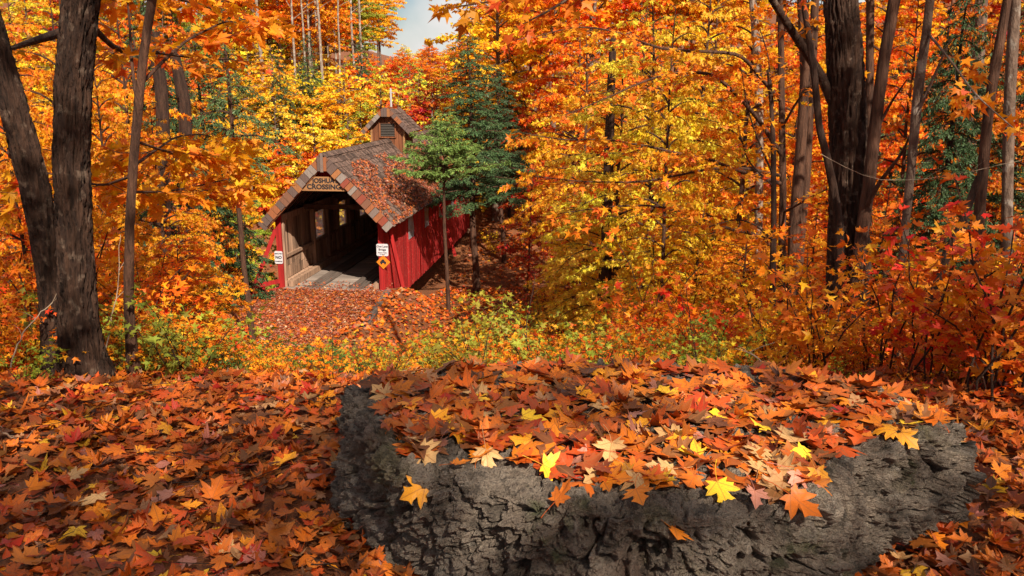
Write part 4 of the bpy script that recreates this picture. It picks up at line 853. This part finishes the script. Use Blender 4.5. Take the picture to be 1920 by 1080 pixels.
hero_tree('maple_tree', 'slender many-branched stem just left of the thin straight trunk', [(1440, 130, 3), (1446, 200, 4), (1450, 270, 5.5), (1451, 400, 6), (1449, 500, 7), (1447, 610, 8)], 11, 'bark_dark',
          [(.015, (1450, 330, 11), (1420, 260, 10.8), (1400, 200, 10.6), (1390, 130, 10.5)), (.015, (1450, 350, 11), (1400, 300, 10.8), (1385, 240, 10.6)), (.015, (1449, 450, 11), (1415, 420, 10.7), (1380, 410, 10.4), (1330, 425, 10.1)), (.012, (1450, 200, 11), (1440, 100, 11), (1420, 40, 11))], AMBER, sides=12, amp=.002)
for lab, pts, d, bm in (('leaning left stem of the reddish pair of trunks behind the slender stem', [(1502, -40, 10), (1507, 60, 10), (1510, 150, 10), (1500, 300, 11), (1490, 420, 12), (1482, 620, 13)], 13, 'bark_brown'),
                        ('straight right stem of the reddish pair of trunks behind the slender stem', [(1530, -40, 8), (1526, 60, 8), (1520, 180, 8), (1512, 330, 9), (1500, 460, 9), (1492, 620, 10)], 13.4, 'bark_brown'),
                        ('sunlit brown trunk leaning right near the right edge', [(1842, -40, 12), (1838, 60, 13), (1828, 160, 14), (1818, 260, 15), (1808, 330, 16), (1795, 560, 18)], 15, 'bark_grey'),
                        ('ragged split trunk leaning at the right edge', [(1895, -40, 8), (1875, 80, 10), (1858, 170, 11), (1848, 260, 11), (1838, 380, 12), (1820, 620, 13)], 10, 'bark_brown'),
                        ('upright grey trunk at the far right edge', [(1906, -40, 11), (1900, 60, 12), (1893, 180, 12), (1890, 300, 12), (1888, 420, 12), (1884, 640, 14)], 11.5, 'bark_grey'),
                        ('short dark trunk low among the orange bushes on the right', [(1836, 330, 7), (1800, 430, 10), (1765, 500, 12), (1742, 560, 13), (1726, 630, 13), (1718, 680, 15)], 7.2, 'bark_dark'),
                        ('dark trunk half hidden in the bright yellow leaves', [(1150, 60, 6), (1146, 160, 8), (1142, 280, 10), (1138, 420, 11), (1135, 600, 12)], 21, 'bark_dark'),
                        ('pale trunk among the yellow leaves left of the slender stem', [(1408, -40, 7), (1418, 80, 8), (1424, 200, 8), (1424, 300, 8), (1420, 560, 9)], 17, 'bark_pale'),
                        ('dark broken trunk among evergreen boughs left of the bridge', [(288, 60, 12), (293, 110, 12), (302, 160, 13), (308, 300, 14), (306, 600, 15)], 14, 'bark_dark'),
                        ('thick dark trunk behind the orange leaves left of the hemlock', [(325, 90, 9), (335, 140, 12), (345, 190, 13), (352, 330, 14), (356, 600, 16)], 16, 'bark_dark')):
    hero_tree('maple_tree', lab, pts, d, bm, amp=.004, up=4 if pts[0][1] < 0 else 0, crown_r=2.2, color=vary(AMBER), leaf_kw=dict(ld=9, tw=4), up_n=10)

# evergreens
def pl(px, d): return (px - 960) / FOC * d / math.cos(PITCH) * 1.02
HG = (.10, .15, .05)
def hem(k, px, d, toppy, noun, pos, c=HG, wide=1.): 
    x = at(px, 400, d)[0]; z = hz(x, d); s = (at(px, toppy, d)[2] - z) / (11, 9, 9, 11, 11)[k]
    o = place(HEM[k], x, d, s, rng.uniform(0, 6), c, sxy=s * wide); o['group'] = 'hemlocks and cedars'; return reg(o, noun, pos)
hem(4, 457, 20, -90, 'dark hemlock with a straight bare lower trunk', 'left of the bridge', wide=.8)
hem(2, 838, 28.6, 210, 'small bright green cedar', 'leaning over the right side of the bridge roof', (.19, .27, .06), 1.0)
hem(3, 892, 33, 62, 'tall dull green cedar', 'beside the right wall of the bridge', (.075, .125, .045), 1.2)
hem(3, 945, 38, 120, 'dark green cedar', 'behind the tall cedar right of the bridge', (.06, .10, .04), 1.1)
for k, px, d, tp, w in ((1, 395, 25, 40, .9), (0, 330, 19, -10, .8), (1, 590, 50, 60, .9), (1, 545, 47, 100, .8), (0, 690, 60, 60, .7), (1, 640, 52, 150, .8)): hem(k, px, d, tp, 'dark hemlock', 'behind the leaves left of the belfry', (.06, .10, .035), w)
for k, px, d, tp, w in ((0, 1765, 12.3, -80, .75), (1, 1835, 13.5, 40, .9), (1, 1735, 20, 120, 1.), (0, 1900, 22, -40, .8), (1, 955, 44, 60, .8), (1, 1660, 24, 60, .9)): hem(k, px, d, tp, 'dark hemlock', 'in the woods right of the bridge', (.06, .10, .035), w)

# maples of the middle distance
FG = 'maples in the middle distance'
def mid(px, d, toppy, c, noun, pos, wide=1., protos_=None, k=None):
    x = at(px, 400, d)[0]; pr = MIDM if k is None else MIDM[k:k + 1]; s = (at(px, toppy, d)[2] - hz(x, d)) / 8.6
    o = place(pr[rng.integers(len(pr))], x, d, s, rng.uniform(0, 6), vary(c), sxy=s * wide); o['group'] = FG; return reg(o, noun, pos)
RP = 'in the leafy wall right of the bridge'
for px, d, tp, c, n, w in ((1215, 18, -40, LEMON, 'yellow maple', .85), (1290, 23, -80, LEMON, 'yellow maple', .8), (1180, 28, -20, AMBER, 'amber maple', .8), (1085, 35, 10, ORANGE, 'orange maple', .75), (1010, 42, 60, RED, 'red maple', .6), (1390, 17, -70, AMBER, 'amber maple', .8), (1475, 21, -90, ORANGE, 'orange maple', .8), (1600, 18, -60, ORANGE, 'orange maple', .85),
                           (1690, 15, -40, ORANGE, 'orange maple', .7), (1820, 14, -60, (.70, .16, .012), 'deep orange maple', .7), (1935, 13, -20, ORANGE, 'orange maple', .7), (1550, 28, -60, YELLOW, 'yellow maple', .9), (1730, 27, -60, AMBER, 'amber maple', .9), (1880, 27, -60, YELLOW, 'yellow maple', .9), (1340, 33, -60, YELLOW, 'yellow maple', .8), (990, 33, 300, RED, 'red maple', .8), (1130, 22, 280, LEMON, 'yellow maple', 1.0), (1300, 14.5, 330, YELLOW, 'yellow maple', 1.0), (1400, 13, 390, AMBER, 'amber maple', 1.), (1075, 24, 360, YELLOW, 'yellow maple', .9), (1530, 11.5, 380, ORANGE, 'orange maple', .9), (1220, 16, 400, LEMON, 'yellow maple', 1.), (1250, 14, -20, YELLOW, 'yellow maple', .55), (1160, 21, 60, LEMON, 'yellow maple', .8), (1100, 27, 40, YELLOW, 'yellow maple', .8), (1440, 25, -80, YELLOW, 'yellow maple', .9), (1330, 18, 250, LEMON, 'yellow maple', .9), (1650, 12.5, 330, ORANGE, 'orange maple', .9), (1780, 11.5, 380, (.72, .18, .012), 'deep orange maple', .9), (1480, 14, 350, AMBER, 'amber maple', .9)):
    mid(px, d, tp, c, n, RP, w)
LP = 'in the leafy wall left of the bridge'
for px, d, tp, c, n, w in ((40, 9, -60, (.72, .22, .012), 'orange maple', .5), (215, 10.5, 60, AMBER, 'amber maple', .6), (310, 9.5, 180, (.78, .26, .012), 'orange maple', .75), (120, 13, -40, AMBER, 'amber maple', .7), (240, 15, -40, (.74, .24, .012), 'orange maple', .7), (340, 13, 330, AMBER, 'amber maple', .9), (15, 16, -60, AMBER, 'amber maple', .8), (345, 15, 420, YELLOW, 'yellow maple', .9), (-40, 11, 100, ORANGE, 'orange maple', .7), (430, 32, 120, YELLOW, 'yellow maple', .8), (160, 20, -40, YELLOW, 'yellow maple', .8), (300, 24, -40, AMBER, 'amber maple', .8), (60, 26, -40, YELLOW, 'yellow maple', .8), (455, 28, 330, LIME, 'yellow-green maple', .9), (330, 7.6, 420, ORANGE, 'orange maple', .9), (80, 7.2, 430, (.70, .19, .012), 'orange maple', .9)):
    mid(px, d, tp, c, n, LP, w)
# the wooded hillside behind the bridge
cnt = 0
cols = [(YELLOW, 'yellow'), (LEMON, 'lemon yellow'), (AMBER, 'amber'), (ORANGE, 'orange'), (RED, 'red'), (LIME, 'yellow-green'), (OLIVE, 'olive')]
def far(px, d, low, ci, s):
    x = at(px, 400, d)[0]; pr = (FARLOW if low else FARTALL); c, cn = cols[ci]; h = 7 if low else 14
    z = hz(x, d); tp = float(proj(np.array((x, d, z + h * s)))[1])
    if (735 if d > 58 else 785) < px < (910 if d > 58 else 885): s = min(s, (at(px, rng.uniform(60, 120), d)[2] - z) / h)
    if s < .25: return
    o = place(pr[rng.integers(len(pr))], x, d, s, rng.uniform(0, 6), vary(c)); o['group'] = 'trees on the wooded hillside behind the bridge'
    reg(o, f"{'low bushy' if low else 'tall'} {cn} maple", 'on the hillside behind the bridge')
for d, n, low in ((150, 12, False), (190, 14, False), (44, 16, True), (47.5, 14, True), (50, 15, True), (56, 14, True), (62, 10, True), (66, 9, False), (74, 14, True), (76, 12, False), (92, 16, True), (88, 14, False), (100, 14, False), (116, 16, False)):
    for k in range(n):
        px = 90 + (k + rng.uniform(.1, .9)) / n * (900 if d > 44 else 800)
        if low: ci = rng.choice(7, p=[.27, .21, .11, .09, .03, .22, .07]); ci = 4 if 760 < px < 850 and rng.random() < .5 else ci
        else: ci = rng.choice(7, p=[.24, .1, .26, .24, .08, .05, .03])
        far(px, d * rng.uniform(.96, 1.04), low, ci, rng.uniform(.75, 1.1) if low else rng.uniform(.8, 1.1))
for k in range(26): far(900 + k * 42 + rng.uniform(-15, 15), rng.uniform(36, 60), k % 2 == 0, rng.choice(7, p=[.3, .1, .25, .25, .05, .03, .02]), rng.uniform(.9, 1.15))
for k in range(22): far(930 + k * 27 + rng.uniform(-10, 10), rng.uniform(62, 95), False, rng.choice(7, p=[.3, .1, .25, .25, .05, .03, .02]), rng.uniform(.8, 1.05))
# bare slim trunks high on the hillside
for k in range(16):
    px = 495 + k * 21 + rng.uniform(-8, 8) - (170 if 700 < 495 + k * 21 < 870 else 0); d = rng.uniform(58, 80); x = at(px, 200, d)[0]; z = hz(x, d); G = Geo(); h = rng.uniform(13, 17)
    P = np.column_stack([np.cumsum(rng.normal(0, .05, 8)), np.cumsum(rng.normal(0, .05, 8)), np.linspace(-.3, h, 8)]); tube(G, P, np.linspace(.13, .06, 8) * rng.uniform(.7, 1.2), 7)
    bl = auto_boughs(h, .6, .98, 1.6, 9, .9, .3); 
    for b in bl: tube(G, b + np.array((np.interp(b[0, 2], P[:, 2], P[:, 0]), np.interp(b[0, 2], P[:, 2], P[:, 1]), 0)), np.linspace(.03, .008, len(b)), 4)
    o = G.build('bare_tree', M['bark_pale'], None, True); o.location = (x, d, z); tag(o, None, 'tree', 'bare slim trees on the hillside'); reg(o, 'bare slim grey tree', 'high on the hillside behind the bridge')

# undergrowth
def ok_shrub(x, y, h):
    z = hz(x, y); px, py, f = proj(np.array((x, y, z + h))); px, py = float(px), float(py); bx, by = to_bridge(x, y)
    if px < -80 or px > 2000: return False
    if -3.6 < bx < .5 and 17 < y < 60: return False
    w = .7 * h * FOC / f
    if px + w > 500 and px - w < 770 and py < 618 and y < 45: return False
    if px + w > 715 and px - w < 850 and py < 520 and y < 40: return False
    return True
UG = 'shrubs and saplings of the undergrowth'
def under(n, xr, yr, hs, colset, pos, pool, maxpy=0):
    k = 0; tries = 0
    while k < n and tries < n * 40:
        tries += 1; x, y = rng.uniform(*xr), rng.uniform(*yr); h = rng.uniform(*hs); H0 = {p.name: hh for p, hh in zip(SH + SHN, (1.0, 1.3, .8, 1.6, 1.1, 2.2, 1.3, 1.7, .9))}
        ok = [p for p in pool if .55 < h / H0[p.name] < 1.2] or [min(pool, key=lambda p: abs(h - H0[p.name]))]; pr = ok[rng.integers(len(ok))]; h0 = H0[pr.name]
        if rockmask(x, y) or not ok_shrub(x, y, h): continue
        if maxpy and float(proj(np.array((x, y, hz(x, y) + h)))[1]) < maxpy: continue
        c, cn = colset[rng.integers(len(colset))]; o = place(pr, x, y, h / h0, rng.uniform(0, 6), vary(c)); o['group'] = UG; reg(o, f'{cn} {pr.name.split(".")[0]}', pos); k += 1
O, AM, Y, RD, OL, LM, GN, RU = (ORANGE, 'orange'), (AMBER, 'amber'), (YELLOW, 'yellow'), ((.70, .12, .012), 'red-orange'), (OLIVE, 'olive'), (LIME, 'yellow-green'), (GREEN, 'green'), (RUST, 'rusty')
under(46, (-1.1, 2.4), (5.0, 9.0), (.35, .75), [Y, AM, OL, LM, O], 'just behind the boulder', [SH[2], SH[4], SH[0]], 572)
under(44, (-4.6, -1.0), (5.2, 9), (.4, .9), [O, AM, AM, OL, LM, O], 'behind the left clearing', [SH[0], SH[2], SH[4]], 520)
under(24, (-5.5, -2.0), (5.6, 10), (.9, 1.7), [O, AM, AM], 'behind the left trunks', SH[:4] + SH[5:])
under(22, (1.6, 5.6), (5.0, 8.5), (.6, 1.3), [O, RD, O, AM, AM], 'behind the right end of the boulder', SH[:4] + SHN[:1])
under(8, (2.5, 4.6), (4.2, 5.6), (.8, 1.6), [O, O, AM, RD], 'close by at the right edge', SHN)
under(26, (-1.5, 3.5), (8.5, 15), (.5, 1.1), [AM, Y, LM, O, AM, OL], 'on the slope below the boulder', SH)
under(38, (-.9, 6), (14, 27), (.6, 1.6), [O, AM, Y, LM], 'right of the path', SH)
under(36, (-2.8, -.1), (5.2, 10), (.2, .55), [OL, LM, GN, AM, Y], 'in front of the path', [SH[2], SH[4], SH[0]])
under(30, (-4.4, -2.2), (5.0, 7.5), (.3, .75), [OL, AM, AM, LM, O], 'beside the left trunks', [SH[2], SH[4], SH[0]])
under(14, (-10, -5), (9, 24), (.8, 2.0), [O, AM, Y], 'left of the path', SH)
under(44, (1.5, 11), (9, 20), (1.0, 2.2), [O, AM, Y, O, AM], 'under the maples on the right', SH)
under(16, (-1, 7), (27, 40), (.6, 1.6), [O, Y, RD, AM], 'on the creek bank right of the bridge', SH)
under(34, (-3.6, .3), (4.7, 6.2), (.14, .38), [Y, LM, GN, AM, OL], 'at the edge of the clearing left of the boulder', [SH[2], SH[4], SH[0]])
under(20, (.0, 3.4), (4.6, 5.6), (.16, .40), [Y, O, AM, LM], 'at the back edge of the boulder', [SH[2], SH[4], SH[0]])
for lab, pts, d, r in (('pale broken twig sticking up behind the right half of the boulder', [(1472, 700), (1440, 676), (1398, 646)], 4.7, .006), ('long thin vine sagging in front of the biggest maple trunk', [(1540, 290), (1600, 325), (1660, 345), (1740, 343), (1830, 322), (1930, 303)], 7.0, .0028),
                       ('dark branch lying on the leaves at the left edge', [(-20, 722), (40, 738), (95, 742), (135, 722), (180, 706)], 4.5, .010), ('thin grey twig arching over the leaves at the lower left', [(0, 800), (30, 822), (70, 842)], 3.7, .006),
                       ('bent pale stem at the right edge above the ground leaves', [(1850, 745), (1838, 690), (1815, 640), (1780, 610)], 4.6, .005), ('straight dry stem at the far left edge', [(20, 690), (40, 620), (95, 560), (130, 520)], 5.0, .005),
                       ('thin dry stem rising left of the slim trunk', [(190, 690), (205, 600), (222, 520), (228, 440)], 5.3, .005), ('forked dark stem right of the path', [(990, 690), (985, 620), (1000, 560), (1012, 510)], 6.0, .006), ('thin dark stem behind the middle of the boulder', [(1310, 690), (1302, 640), (1296, 560), (1290, 500)], 5.6, .005)):
    Q = resample(np.array([at(a, b, d + .12 * k) for k, (a, b) in enumerate(pts)]), 24); Q += np.cumsum(rng.normal(0, .0035, Q.shape), 0); G = Geo(); tube(G, Q, np.linspace(r, r * .35, 24), 6)
    for k in (7, 12, 17): e = Q[k] + np.array((rng.normal(0, .10), rng.normal(0, .05), rng.uniform(.03, .14))); tube(G, resample(np.array([Q[k], (Q[k] + e) / 2 + .01, e]), 5), np.linspace(r * .5, r * .2, 5), 4)
    o = G.build('dry_twig', M['dry'] if 'dark' not in lab else M['twig'], None, True); tag(o, lab, 'twig')
# shade trees behind the camera, whose dappled shade falls on the clearing
SHADE = proto_tree('maple_tree', 'tree', 14, .15, auto_boughs(14, .42, .98, 3.3, 40, .55, .5), M['leaf'], L_MID, M['bark_grey'], tw=3.6, ld=11, lsize=.14, droop=.4, tmax=1.2, sub=2)
for k, (x, y, s) in enumerate(((-.6, -6.4, .95), (7.6, -5.4, .95), (2.4, -8.8, .85), (5.4, -11.2, 1.05), (-5.0, -5.2, .95), (11.5, -2.8, .95), (-1.0, -3.2, .9), (8.8, -.8, .9))):
    o = copy_tree(SHADE) if k else SHADE; o.location = (x, y, hz(x, y)); o.scale = (s, s, s); o.rotation_euler.z = x; o['group'] = 'shade trees on the near side of the clearing'
    for ch in o.children:
        if ch.name.startswith('crown'): ch.color = (*AMBER, 1)
    reg(o, 'tall amber maple', 'behind the viewer, shading the clearing')
label_all()
for o in [o for o in bpy.data.objects if o.parent is None and o.get('category') and not o.get('label')]:
    for ch in list(o.children): bpy.data.objects.remove(ch)
    bpy.data.objects.remove(o)
